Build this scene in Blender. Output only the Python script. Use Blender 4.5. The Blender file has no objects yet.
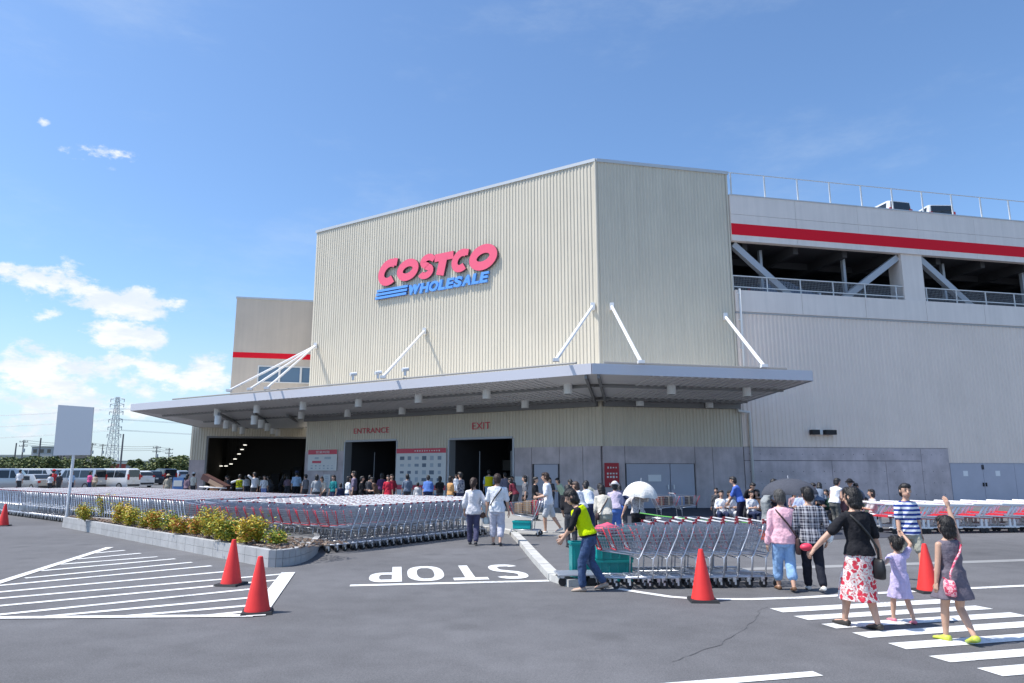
import bpy, bmesh, math, random
from mathutils import Vector, Matrix, noise as mnoise
random.seed(7)
R = math.radians
scene = bpy.context.scene
col = scene.collection
V = Vector

# ------------------------------------------------------------------ camera model
CAM_H = 1.85
F_PX = 700.0
PITCH = math.atan(128 / 700.0)
CP, SP = math.cos(PITCH), math.sin(PITCH)
def ray(x, y):
    v = 341.5 - y
    f = F_PX * CP - v * SP
    return ((x - 512) / f, (v * CP + F_PX * SP) / f)
def gnd(x, y, z=0.0):
    """the point of the level plane z that the pixel looks at"""
    a, b = ray(x, y)
    d = (z - CAM_H) / b
    return V((a * d, d, z))
def at(x, Y, z=0.0):
    """a point on the ground at depth Y under pixel column x"""
    a, b = ray(x, 490)
    return V((a * Y, Y, z))

# ------------------------------------------------------------------ materials
MATS = {}
def mat(name, c, rough=0.6, metal=0.0, var=0.0, vscale=3.0, bump=0.0, bscale=40.0, c2=None, spec=0.5, emit=0.0, coat=0.0):
    if name in MATS: return MATS[name]
    m = bpy.data.materials.new(name); m.use_nodes = True
    nt = m.node_tree; b = nt.nodes['Principled BSDF']
    b.inputs['Base Color'].default_value = (*c, 1)
    b.inputs['Roughness'].default_value = rough
    b.inputs['Metallic'].default_value = metal
    b.inputs['Specular IOR Level'].default_value = spec
    b.inputs['Coat Weight'].default_value = coat
    if emit:
        b.inputs['Emission Color'].default_value = (*c, 1); b.inputs['Emission Strength'].default_value = emit
    tc = nt.nodes.new('ShaderNodeTexCoord')
    if var or c2:
        n = nt.nodes.new('ShaderNodeTexNoise'); n.inputs['Scale'].default_value = vscale
        n.inputs['Detail'].default_value = 6; n.inputs['Roughness'].default_value = .6
        nt.links.new(tc.outputs['Object'], n.inputs['Vector'])
        r = nt.nodes.new('ShaderNodeValToRGB')
        lo = tuple(max(0, q * (1 - var)) for q in c); hi = c2 or tuple(min(1, q * (1 + var)) for q in c)
        r.color_ramp.elements[0].position = .35; r.color_ramp.elements[1].position = .65
        r.color_ramp.elements[0].color = (*lo, 1); r.color_ramp.elements[1].color = (*hi, 1)
        nt.links.new(n.outputs['Fac'], r.inputs['Fac']); nt.links.new(r.outputs['Color'], b.inputs['Base Color'])
    if bump:
        n2 = nt.nodes.new('ShaderNodeTexNoise'); n2.inputs['Scale'].default_value = bscale; n2.inputs['Detail'].default_value = 5
        nt.links.new(tc.outputs['Object'], n2.inputs['Vector'])
        bp = nt.nodes.new('ShaderNodeBump'); bp.inputs['Strength'].default_value = bump; bp.inputs['Distance'].default_value = .02
        nt.links.new(n2.outputs['Fac'], bp.inputs['Height']); nt.links.new(bp.outputs['Normal'], b.inputs['Normal'])
    MATS[name] = m
    return m

def ground_mat(name, c, stain=.20, grain=.26):
    m = mat(name, c, rough=.9, spec=.25)
    nt = m.node_tree; b = nt.nodes['Principled BSDF']; L = nt.links
    tc = nt.nodes.new('ShaderNodeTexCoord')
    def nz(scale, det, ro=.6):
        n = nt.nodes.new('ShaderNodeTexNoise'); n.inputs['Scale'].default_value = scale
        n.inputs['Detail'].default_value = det; n.inputs['Roughness'].default_value = ro
        L.new(tc.outputs['Object'], n.inputs['Vector']); return n
    def mr(n, lo, hi, a=.3, d=.7):
        q = nt.nodes.new('ShaderNodeMapRange'); q.inputs['From Min'].default_value = a; q.inputs['From Max'].default_value = d
        q.inputs['To Min'].default_value = lo; q.inputs['To Max'].default_value = hi
        L.new(n.outputs[0], q.inputs['Value']); return q
    def mul(a, d):
        q = nt.nodes.new('ShaderNodeMath'); q.operation = 'MULTIPLY'
        L.new(a.outputs[0], q.inputs[0]); L.new(d.outputs[0], q.inputs[1]); return q
    big = mr(nz(.22, 5), 1 - stain, 1 + stain)
    mid = mr(nz(2.2, 6), 1 - stain * .5, 1 + stain * .5)
    fine = mr(nz(60, 3, .7), 1 - grain, 1 + grain)
    finer = mr(nz(140, 2, .7), 1 - grain * 1.2, 1 + grain * 1.2)
    vo = nt.nodes.new('ShaderNodeTexVoronoi'); vo.inputs['Scale'].default_value = .7; vo.inputs['Randomness'].default_value = 1; L.new(tc.outputs['Object'], vo.inputs['Vector'])
    spot = mr(vo, .74, 1.0, .02, .20); grit = mr(nz(26, 2, .8), 1 - grain * .35, 1 + grain * .35)
    f = mul(mul(mul(big, mid), mul(fine, finer)), mul(spot, grit))
    mx = nt.nodes.new('ShaderNodeVectorMath'); mx.operation = 'SCALE'; mx.inputs[0].default_value = c
    L.new(f.outputs[0], mx.inputs['Scale']); L.new(mx.outputs[0], b.inputs['Base Color'])
    bp = nt.nodes.new('ShaderNodeBump'); bp.inputs['Strength'].default_value = .5; bp.inputs['Distance'].default_value = .006
    L.new(finer.outputs[0], bp.inputs['Height']); L.new(bp.outputs['Normal'], b.inputs['Normal'])
    return m

# ------------------------------------------------------------------ mesh collector
class MB:
    def __init__(s): s.v = []; s.f = []; s.mi = []; s.cur = 0
    def add(s, vs, fs):
        o = len(s.v); s.v += [tuple(q) for q in vs]
        for f in fs: s.f.append([i + o for i in f]); s.mi.append(s.cur)
    def box(s, c, d, M=None):
        hx, hy, hz = d[0] / 2, d[1] / 2, d[2] / 2
        vs = [V((x, y, z)) for x in (-hx, hx) for y in (-hy, hy) for z in (-hz, hz)]
        if M is not None: vs = [M @ q for q in vs]
        c = V(c); vs = [q + c for q in vs]
        s.add(vs, [(0, 1, 3, 2), (4, 6, 7, 5), (0, 4, 5, 1), (2, 3, 7, 6), (0, 2, 6, 4), (1, 5, 7, 3)])
    def hexa(s, b4, t4):
        s.add(list(b4) + list(t4), [(3, 2, 1, 0), (4, 5, 6, 7), (0, 1, 5, 4), (1, 2, 6, 5), (2, 3, 7, 6), (3, 0, 4, 7)])
    def prism(s, poly, z0, z1):
        n = len(poly)
        s.add([(p[0], p[1], z0) for p in poly] + [(p[0], p[1], z1) for p in poly],
              [list(range(n))[::-1], list(range(n, 2 * n))] + [(i, (i + 1) % n, n + (i + 1) % n, n + i) for i in range(n)])
    def sheet(s, poly, z):
        s.add([(p[0], p[1], z) for p in poly], [list(range(len(poly)))])
    def tube(s, pts, r, n=6, caps=True, r1=None):
        pts = [V(p) for p in pts]; rings = []
        up = V((0, 0, 1)); m = len(pts)
        prevu = None
        for i, p in enumerate(pts):
            t = (pts[min(i + 1, m - 1)] - pts[max(i - 1, 0)]).normalized()
            if prevu is None:
                a = up if abs(t.z) < .9 else V((1, 0, 0))
                u = t.cross(a).normalized()
            else:
                u = (prevu - t * prevu.dot(t)).normalized()
            prevu = u
            w = t.cross(u)
            rr = r if r1 is None else r + (r1 - r) * i / (m - 1)
            rings.append([p + (u * math.cos(2 * math.pi * k / n) + w * math.sin(2 * math.pi * k / n)) * rr for k in range(n)])
        vs = [q for rg in rings for q in rg]; fs = []
        for i in range(m - 1):
            for k in range(n):
                fs.append((i * n + k, i * n + (k + 1) % n, (i + 1) * n + (k + 1) % n, (i + 1) * n + k))
        if caps: fs += [list(range(n))[::-1], list(range((m - 1) * n, m * n))]
        s.add(vs, fs)
    def cyl(s, a, b, r, n=16, r1=None): s.tube([a, b], r, n, True, r1)
    def loft(s, rings, n=16, fold=None):
        """rings: (centre, half-axis u, half-axis v)"""
        vs = []; fs = []; m = len(rings)
        for i, rg in enumerate(rings):
            c, u, w = V(rg[0]), V(rg[1]), V(rg[2])
            amp = rg[3] if len(rg) > 3 else 0
            for k in range(n):
                a = 2 * math.pi * k / n
                g = 1 + (amp * math.cos(a * fold + .7 * math.sin(3 * a)) if amp and fold else 0)
                vs.append(c + u * (math.cos(a) * g) + w * (math.sin(a) * g))
        for i in range(m - 1):
            for k in range(n):
                fs.append((i * n + k, i * n + (k + 1) % n, (i + 1) * n + (k + 1) % n, (i + 1) * n + k))
        fs += [list(range(n))[::-1], list(range((m - 1) * n, m * n))]
        s.add(vs, fs)
    def cap(s, p0, r0, p1, r1, n=12):
        p0, p1 = V(p0), V(p1); t = p1 - p0
        if t.length < 1e-6: t = V((0, 0, 1e-4))
        t = t.normalized(); a = V((0, 0, 1)) if abs(t.z) < .9 else V((1, 0, 0))
        u = t.cross(a).normalized(); w = t.cross(u)
        rg = []
        for q in (-80, -50, -25, 0): rg.append((p0 + t * r0 * math.sin(R(q)), u * r0 * math.cos(R(q)), w * r0 * math.cos(R(q))))
        for q in (0, 25, 50, 80): rg.append((p1 + t * r1 * math.sin(R(q)), u * r1 * math.cos(R(q)), w * r1 * math.cos(R(q))))
        s.loft(rg, n)
    def ell(s, c, u, v, w, n=14, m=9):
        c, u, v, w = V(c), V(u), V(v), V(w)
        rg = [(c + w * math.sin(R(a)), u * math.cos(R(a)), v * math.cos(R(a))) for a in [-86 + 172 * i / (m - 1) for i in range(m)]]
        s.loft(rg, n)
    def mesh(s, name, mats, smooth=False, org=None, fix=True):
        me = bpy.data.meshes.new(name)
        vs = s.v if org is None else [(q[0] - org[0], q[1] - org[1], q[2] - org[2]) for q in s.v]
        me.from_pydata(vs, [], s.f)
        for m in (mats if isinstance(mats, (list, tuple)) else [mats]): me.materials.append(m)
        me.polygons.foreach_set('material_index', s.mi)
        if fix:
            bm = bmesh.new(); bm.from_mesh(me); bmesh.ops.recalc_face_normals(bm, faces=bm.faces); bm.to_mesh(me); bm.free()
        if smooth is True: me.polygons.foreach_set('use_smooth', [True] * len(me.polygons))
        elif smooth: me.set_sharp_from_angle(angle=R(smooth)) if False else smooth_by_angle(me, smooth)
        me.update(); return me
    def build(s, name, mats, parent=None, smooth=False, org=None, fix=True):
        o = bpy.data.objects.new(name, s.mesh(name, mats, smooth, org, fix)); col.objects.link(o)
        if parent: o.parent = parent
        return o
def smooth_by_angle(me, deg):
    me.polygons.foreach_set('use_smooth', [True] * len(me.polygons))
    bm = bmesh.new(); bm.from_mesh(me)
    for e in bm.edges:
        e.smooth = len(e.link_faces) == 2 and e.calc_face_angle(9) < R(deg)
    bm.to_mesh(me); bm.free()
def tag(o, label=None, cat=None, group=None, kind=None):
    if label: o['label'] = label
    if cat: o['category'] = cat
    if group: o['group'] = group
    if kind: o['kind'] = kind
    return o
def thing(name, label, cat, loc=(0, 0, 0), rz=0.0, group=None):
    o = bpy.data.objects.new(name, None); col.objects.link(o); o.empty_display_size = .3
    o.location = loc; o.rotation_euler = (0, 0, rz)
    return tag(o, label, cat, group)
KIDS = {}
def copy_tree(o, parent=None):
    c = o.copy(); col.objects.link(c)
    if parent: c.parent = parent
    for ch in list(o.children): copy_tree(ch, c)
    return c
def text_mesh(body, size, extrude, offset=0.0, shear=0.0, align='CENTER', bevel=0.0):
    cu = bpy.data.curves.new('lettering', 'FONT'); cu.body = body; cu.size = size; cu.extrude = extrude
    cu.offset = offset; cu.shear = shear; cu.align_x = align; cu.align_y = 'CENTER'; cu.bevel_depth = bevel
    cu.resolution_u = 6
    o = bpy.data.objects.new('lettering', cu)
    col.objects.link(o)
    dg = bpy.context.evaluated_depsgraph_get()
    me = bpy.data.meshes.new_from_object(o.evaluated_get(dg))
    bpy.data.objects.remove(o); bpy.data.curves.remove(cu)
    return me
def dims(me):
    xs = [v.co.x for v in me.vertices]; ys = [v.co.y for v in me.vertices]
    return min(xs), max(xs), min(ys), max(ys)

# ------------------------------------------------------------------ building frames
class Wall:
    def __init__(s, P, d, n, rt): s.P = V((P[0], P[1], 0)); s.d = V((d[0], d[1], 0)); s.n = V((n[0], n[1], 0)); s.rt = rt
    def pt(s, t, z, o=0.0):
        q = s.P + s.d * t + s.n * o; q.z = z; return q
    def box(s, mb, t0, t1, z0, z1, o0, o1):
        b = [s.pt(t0, z0, o0), s.pt(t1, z0, o0), s.pt(t1, z0, o1), s.pt(t0, z0, o1)]
        t = [s.pt(t0, z1, o0), s.pt(t1, z1, o0), s.pt(t1, z1, o1), s.pt(t0, z1, o1)]
        mb.hexa(b, t)
    def ribs(s, mb, t0, t1, z0, z1, o=0.0, pitch=.2, depth=.035):
        n = max(1, round(abs(t1 - t0) / pitch)); pts = []
        for i in range(n):
            a = t0 + (t1 - t0) * i / n; w = (t1 - t0) / n
            pts += [(a, o), (a + w * .38, o), (a + w * .5, o + depth), (a + w * .88, o + depth)]
        pts.append((t1, o))
        for (a, oa), (b, ob) in zip(pts, pts[1:]):
            mb.add([s.pt(a, z0, oa), s.pt(b, z0, ob), s.pt(b, z1, ob), s.pt(a, z1, oa)], [(0, 1, 2, 3)])
    def hit(s, x, y):
        a, b = ray(x, y)
        t = (a * s.P.y - s.P.x) / (s.d.x - a * s.d.y)
        return t, CAM_H + b * (s.P.y + t * s.d.y)
    def M(s, t, z, o):
        rt = s.d * s.rt
        m = Matrix.Identity(4); p = s.pt(t, z, o)
        for i in range(3):
            m[i][0] = rt[i]; m[i][1] = (0, 0, 1)[i]; m[i][2] = s.n[i]; m[i][3] = p[i]
        return m
tb, ta = R(77.5), R(57.5)
dB = (math.sin(tb), math.cos(tb)); nB = (dB[1], -dB[0])
dA = (-math.sin(ta), math.cos(ta)); nA = (-math.cos(ta), -math.sin(ta))
K = V((4.301, 34.0, 0))
WA = Wall(K, dA, nA, -1); WB = Wall(K, dB, nB, 1)
WC = Wall((-24.6, 56.0), dB, nB, 1)
LA, LB, TOP = 20.69, 7.5, 17.56
def miter(w):
    m = V((nA[0] + nB[0], nA[1] + nB[1], 0)) / (1 + nA[0] * nB[0] + nA[1] * nB[1])
    return K + m * w
def paint_mat():
    m = mat('road_paint', (.74, .74, .73), .75); nt = m.node_tree; b = nt.nodes['Principled BSDF']; L = nt.links; tc = nt.nodes.new('ShaderNodeTexCoord')
    a = nt.nodes.new('ShaderNodeTexNoise'); a.inputs['Scale'].default_value = 34; a.inputs['Detail'].default_value = 5; a.inputs['Roughness'].default_value = .7
    c = nt.nodes.new('ShaderNodeTexNoise'); c.inputs['Scale'].default_value = 1.6; c.inputs['Detail'].default_value = 4
    for q in (a, c): L.new(tc.outputs['Object'], q.inputs['Vector'])
    s = nt.nodes.new('ShaderNodeMath'); s.operation = 'MULTIPLY_ADD'; s.inputs[1].default_value = .55; L.new(c.outputs['Fac'], s.inputs[0]); L.new(a.outputs['Fac'], s.inputs[2])
    r = nt.nodes.new('ShaderNodeValToRGB'); r.color_ramp.elements[0].position = .55; r.color_ramp.elements[0].color = (.26, .26, .27, 1)
    e = r.color_ramp.elements[1]; e.position = .68; e.color = (.66, .66, .65, 1); e2 = r.color_ramp.elements.new(.9); e2.color = (.78, .78, .77, 1)
    L.new(s.outputs[0], r.inputs['Fac']); L.new(r.outputs['Color'], b.inputs['Base Color']); return m
# ------------------------------------------------------------------ material palette
M_ = dict(
 siding=mat('beige_siding', (.635, .575, .46), .45, 0, .03, .4),
 siding_wing=mat('pale_siding', (.83, .70, .605), .45, 0, .03, .4),
 block=mat('beige_block_panel', (.58, .50, .41), .6, 0, .04, .5),
 panel=mat('light_grey_panel', (.82, .73, .66), .5, 0, .03, .5),
 coping=mat('grey_coping', (.55, .56, .56), .4, .3),
 concrete=mat('formed_concrete', (.53, .46, .46), .85, 0, .16, 1.1, .25, 25),
 seam=mat('joint_sealant', (.09, .09, .095), .9),
 red=mat('stripe_red', (.78, .012, .03), .6, spec=.15),
 sred=mat('sign_red', (.86, .12, .20), .4),
 sblue=mat('sign_blue', (.12, .34, .82), .4),
 signside=mat('sign_return', (.10, .05, .06), .5),
 signsideb=mat('sign_return_blue', (.03, .08, .28), .5),
 white=mat('white_paint', (.80, .80, .80), .45),
 offwhite=mat('off_white', (.70, .70, .68), .6),
 steel=mat('galvanised_steel', (.62, .64, .68), .38, .75),
 chrome=mat('cart_wire', (.40, .43, .49), .34, .75),
 grey_metal=mat('grey_painted_metal', (.42, .44, .47), .5, .2),
 soffit=mat('soffit_deck', (.66, .65, .64), .6, .0),
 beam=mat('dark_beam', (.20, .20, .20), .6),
 fascia=mat('fascia_metal', (.60, .59, .63), .45, .2),
 door=mat('grey_steel_door', (.44, .44, .50), .5, 0, .04, 1.2),
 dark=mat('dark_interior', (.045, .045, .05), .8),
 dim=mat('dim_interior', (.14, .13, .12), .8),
 black=mat('black_rubber', (.018, .018, .02), .7),
 glass=mat('window_glass', (.10, .17, .26), .08, 0, spec=.8),
 lamp=mat('lamp_glow', (1, .96, .85), .5, emit=1.2),
 paint=paint_mat(),
 cone=mat('cone_red', (.80, .035, .03), .5, 0, .05, 5),
 kerb=mat('kerb_stone', (.50, .49, .46), .85, 0, .12, 3, .2, 50),
 teal=mat('teal_plastic', (.0, .26, .26), .35),
 card=mat('cardboard', (.42, .27, .15), .8, 0, .12, 4),
 plasticred=mat('red_plastic', (.72, .03, .05), .35),
)
asphalt = ground_mat('asphalt', (.136, .135, .141))
dark_ground_m = ground_mat('dark_ground_tone', (.058, .062, .078), .1, .12)
apron_m = ground_mat('concrete_apron', (.30, .295, .28), .12, .08)
gutter_m = ground_mat('gutter_concrete', (.28, .28, .28), .1, .08)
soil_m = mat('bark_soil', (.12, .075, .055), .95, 0, .5, 22, .9, 60, c2=(.26, .19, .15))

def streaks(m, amt):
    nt = m.node_tree; b = nt.nodes['Principled BSDF']; lk = b.inputs['Base Color'].links
    src = lk[0].from_socket if lk else None
    tc = nt.nodes.new('ShaderNodeTexCoord'); mp = nt.nodes.new('ShaderNodeMapping'); mp.inputs['Scale'].default_value = (2.2, 2.2, .10)
    n = nt.nodes.new('ShaderNodeTexNoise'); n.inputs['Scale'].default_value = 1.6; n.inputs['Detail'].default_value = 7; n.inputs['Roughness'].default_value = .65
    nt.links.new(tc.outputs['Object'], mp.inputs[0]); nt.links.new(mp.outputs[0], n.inputs['Vector'])
    r = nt.nodes.new('ShaderNodeMapRange'); r.inputs[1].default_value = .3; r.inputs[2].default_value = .7; r.inputs[3].default_value = 1 - amt; r.inputs[4].default_value = 1 + amt * .5
    nt.links.new(n.outputs['Fac'], r.inputs[0]); s_ = nt.nodes.new('ShaderNodeVectorMath'); s_.operation = 'SCALE'
    nt.links.new(src, s_.inputs[0]); nt.links.new(r.outputs[0], s_.inputs['Scale']); nt.links.new(s_.outputs[0], b.inputs['Base Color'])
for k_, a_ in (('siding', .07), ('siding_wing', .04), ('panel', .07), ('concrete', .10), ('block', .06)): streaks(M_[k_], a_)
def struct(name, mb, m, smooth=False): return tag(mb.build(name, m, None, smooth), kind='structure')

# ------------------------------------------------------------------ ground and markings
g = MB(); g.sheet([(-900, -60), (900, -60), (900, 1500), (-900, 1500)], 0); struct('ground', g, asphalt)
ap = MB(); ap.sheet([(-.02, 21.5), (2.4, 19.1), (4.7, 20.2), WB.pt(1.2, 0, .05)[:2], WA.pt(0, 0, .05)[:2], WA.pt(9, 0, .05)[:2], (-1.6, 23.2)], .004)
struct('concrete_apron', ap, apron_m)
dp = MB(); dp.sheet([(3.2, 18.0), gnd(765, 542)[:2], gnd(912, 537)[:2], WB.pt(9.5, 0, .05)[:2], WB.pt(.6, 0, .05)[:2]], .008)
struct('dark_ground_patch', dp, dark_ground_m)  # flat sheet of darker, bluish ground in front of the side wall
gt = MB(); p0, p1 = gnd(735, 571), gnd(1100, 559)
dv = (p1 - p0).normalized(); nn = V((-dv.y, dv.x, 0)) * .32
gt.sheet([p0[:2], (p0 + dv * 22)[:2], (p0 + dv * 22 + nn)[:2], (p0 + nn)[:2]], .004)
struct('gutter', gt, gutter_m)

def strip(mb, a, b, w, z=.006):
    a, b = V((a[0], a[1], 0)), V((b[0], b[1], 0)); d = (b - a).normalized(); n = V((-d.y, d.x, 0)) * w / 2
    mb.sheet([(a + n)[:2], (a - n)[:2], (b - n)[:2], (b + n)[:2]], z)
def hz(x, y): return gnd(x / 3.413, 530 + y / 3.413)
hm = MB()
for a, b in [((320, 80), (425, 70)), ((262, 100), (480, 80)), ((205, 118), (538, 92)), ((140, 140), (598, 99)), ((85, 165), (655, 111)),
             ((-10, 191), (722, 123)), ((-60, 218), (790, 141)), ((-80, 241), (968, 151)), ((-100, 269), (945, 172)), ((-120, 302), (912, 197)),
             ((150, 297), (888, 229)), ((430, 295), (850, 259)), ((700, 294), (832, 280))]:
    strip(hm, hz(*a), hz(*b), .13)
strip(hm, hz(-200, 243), hz(375, 60), .17, .010)
strip(hm, hz(-330, 304), hz(868, 294), .15, .010)
strip(hm, hz(984, 147), hz(872, 296), .24, .014)
struct('hatched_marking', hm, M_['paint'])

th = math.pi + math.atan2(.51, 3.19)
def road_pt(u, w):
    return V((-1.17 + (u - 1.39) * math.cos(th) - (w - .925) * math.sin(th), 13.27 + (u - 1.39) * math.sin(th) + (w - .925) * math.cos(th), .008))
sq = lambda q: math.copysign(abs(q) ** .75, q)
def oarc(cx, cy, rx, ry, a0, a1, n=20): return [(cx + rx * sq(math.cos(R(a0 + (a1 - a0) * i / n))), cy + ry * sq(math.sin(R(a0 + (a1 - a0) * i / n)))) for i in range(n + 1)]
STROKES = [(oarc(.29, 1.34, .21, .36, 25, 180, 12) + [(.085, 1.24), (.16, 1.06), (.42, .82)] + oarc(.29, .50, .21, .36, 35, -155, 14), False),
           ([(.74, 1.71), (1.34, 1.71)], False), ([(1.04, 1.57), (1.04, .02)], False), (oarc(1.79, .925, .24, .78, 0, 360, 30)[:-1], True),
           ([(2.30, 1.85), (2.30, .02)], False), ([(2.385, 1.72), (2.52, 1.72)] + oarc(2.52, 1.30, .17, .42, 88, -88, 14) + [(2.385, .88)], False)]
sm = MB()
for path, closed in STROKES:
    n_ = len(path); lr = []
    for i, p in enumerate(path):
        if closed: p0_, p1_ = path[i - 1], path[(i + 1) % n_]
        else: p0_, p1_ = path[max(i - 1, 0)], path[min(i + 1, n_ - 1)]
        dx, dy = p1_[0] - p0_[0], p1_[1] - p0_[1]; l_ = math.hypot(dx, dy) or 1
        hx_, hy_ = -dy / l_ * .085, dx / l_ * .14
        lr.append((road_pt(p[0] + hx_, p[1] + hy_), road_pt(p[0] - hx_, p[1] - hy_)))
    for i in range(n_ if closed else n_ - 1):
        (a_, b_), (c_, d_) = lr[i], lr[(i + 1) % n_]; sm.add([a_, b_, d_, c_], [(0, 1, 2, 3)])
struct('stop_lettering', sm, M_['paint'])
ln = MB(); strip(ln, (-2.62, 11.84), (.62, 12.35), .17); struct('stop_line', ln, M_['paint'])
ln = MB(); a, b = gnd(560, 695), gnd(818, 674); strip(ln, a, b, .15); struct('lane_line', ln, M_['paint'])
ln = MB()
pts = [gnd(*q) for q in ((612, 588), (640, 592.5), (670, 597), (703, 599.5), (750, 599.5), (800, 598), (860, 594.5), (930, 590.5), (1024, 586), (1150, 580))]
for i in range(len(pts) - 1):
    d0 = (pts[min(i + 1, len(pts) - 1)] - pts[max(i - 1, 0)]).normalized(); d1 = (pts[min(i + 2, len(pts) - 1)] - pts[i]).normalized()
    n0, n1 = V((-d0.y, d0.x, 0)) * .07, V((-d1.y, d1.x, 0)) * .07
    ln.sheet([(pts[i] + n0)[:2], (pts[i] - n0)[:2], (pts[i + 1] - n1)[:2], (pts[i + 1] + n1)[:2]], .006)
struct('edge_line', ln, M_['paint'])
cw = MB()
def cz(x, y): return gnd(754 + x / 3.793, 583 + y / 3.793)
vec = cz(840, 87) - cz(150, 127)
for tl, bl in [((60, 98), (110, 113)), ((150, 127), (205, 142)), ((255, 157), (312, 174)), ((372, 190), (435, 210)), ((508, 230), (578, 253)), ((662, 279), (745, 303)), ((845, 325), (945, 356)), ((1065, 378), (1180, 415))]:
    a, b = cz(*tl), cz(*bl)
    cw.sheet([a[:2], b[:2], (b + vec)[:2], (a + vec)[:2]], .006)
struct('crosswalk', cw, M_['paint'])
# tar-filled crack and tyre scuffs on the asphalt
ck = MB()
def wig(path, w, amp):
    pts = []
    for a, b in zip(path, path[1:]):
        for i in range(8):
            p = a.lerp(b, i / 8); pts.append(p + V((mnoise.noise(p * 3.1), mnoise.noise(p * 2.7 + V((9, 1, 0))), 0)) * amp)
    pts.append(path[-1])
    for a, b in zip(pts, pts[1:]): strip(ck, a, b, w * random.uniform(.25, 1.1), .004)
wig([gnd(765, 607), gnd(750, 625), gnd(720, 645), gnd(672, 662)], .014, .10)
wig([gnd(535, 545), gnd(530, 556), gnd(512, 561)], .03, .25)
struct('tar_crack', ck, mat('tar', (.092, .092, .097), .9))
kb = MB()
kp = [V((-1.7, 23.3, 0)), V((-.35, 21.9, 0)), V((.02, 21.0, 0)), V((.28, 18.0, 0)), V((.5, 15.0, 0)), V((.72, 12.4, 0)), V((1.0, 11.75, 0))]
for a, b in zip(kp, kp[1:]):
    d = (b - a).normalized(); n = V((-d.y, d.x, 0)) * .1; m = int(max(1, (b - a).length // .9))
    for i in range(m):
        q0, q1 = a.lerp(b, i / m), a.lerp(b, (i + 1) / m - .012)
        kb.prism([(q0 - n)[:2], (q1 - n)[:2], (q1 + n)[:2], (q0 + n)[:2]], -.02, .11)
struct('kerb', kb, M_['kerb'])

# ------------------------------------------------------------------ warehouse
wh = thing('warehouse_building', 'beige ribbed metal warehouse tower with angled corner, two dark doorways and wide canopy', 'building', K)
def bpart(mb, name, m, parent=wh, smooth=False): return mb.build(name, m, parent, smooth, org=K)
SB = 2.96
enL, enR, exL, exR = 17.13, 13.01, 9.15, 5.04
s = MB()
WA.ribs(s, LA, enL, SB, TOP); WA.ribs(s, enL, enR, 3.5, TOP); WA.ribs(s, enR, exL, SB, TOP); WA.ribs(s, exL, exR, 3.45, TOP); WA.ribs(s, exR, .06, SB, TOP)
bpart(s, 'front_siding', M_['siding'])
s = MB(); WB.ribs(s, .06, LB, SB, TOP, pitch=.18, depth=.03); bpart(s, 'side_siding', M_['siding'])
s = MB(); s.cyl(K + V((0, 0, SB)), K + V((0, 0, TOP)), .085, 10); bpart(s, 'corner_trim', M_['siding'])
s = MB()
back = V((-nB[0], -nB[1], 0)) * 24
Aend, Bend = WA.pt(LA, 0), WB.pt(LB, 0)
poly = [K, Bend, Bend + back, Aend + back * .5, Aend]
ctr = sum((p for p in poly), V((0, 0, 0))) / len(poly)
inn = [p + (ctr - p).normalized() * .12 for p in poly]
s.prism([p[:2] for p in inn], TOP - .6, TOP - .35); bpart(s, 'roof', M_['coping'])
s = MB()
for a, b in [(Bend, Bend + back), (Bend + back, Aend + back * .5), (Aend + back * .5, Aend)]:
    d = (b - a).normalized(); n = V((-d.y, d.x, 0)) * .15
    s.prism([a[:2], b[:2], (b + n)[:2], (a + n)[:2]], 0, TOP - .01)
bpart(s, 'rear_wall', M_['siding'])
s = MB(); WA.box(s, -.03, LA + .05, TOP - .03, TOP + .14, -.22, .09); WB.box(s, .06, LB + .03, TOP - .03, TOP + .14, -.22, .085); bpart(s, 'coping', M_['coping'])
# concrete base, each panel with joint
def base(w, t0, t1, z0=0, z1=SB, joints=()):
    ts = [t0] + sorted(joints) + [t1]
    for a, b in zip(ts, ts[1:]):
        s = MB(); w.box(s, a + .012, b - .012, z0, z1, -.1, .03); bpart(s, 'concrete_panel', M_['concrete'])
base(WA, .04, 2.3, joints=[1.0]); base(WA, 2.3, 3.9, 2.12, SB); base(WA, 3.9, exR - .1)
base(WA, exL + .1, enR - .1, joints=[11.0]); base(WA, enL + .1, LA, joints=[18.9])
base(WB, .04, 1.17, joints=[]); base(WB, 1.17, 4.84, 2.14, SB); base(WB, 4.84, 5.8, 0, 2.14); base(WB, 4.84, 5.8, 2.14, SB); base(WB, 5.8, LB)
for w_, a, b in ((WA, .05, exR - .1), (WA, exL + .1, enR - .1), (WA, enL + .1, LA), (WB, .05, LB)):
    s = MB(); w_.box(s, a, b, 0, SB, -.3, -.101); bpart(s, 'base_backing', M_['seam'])
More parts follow.
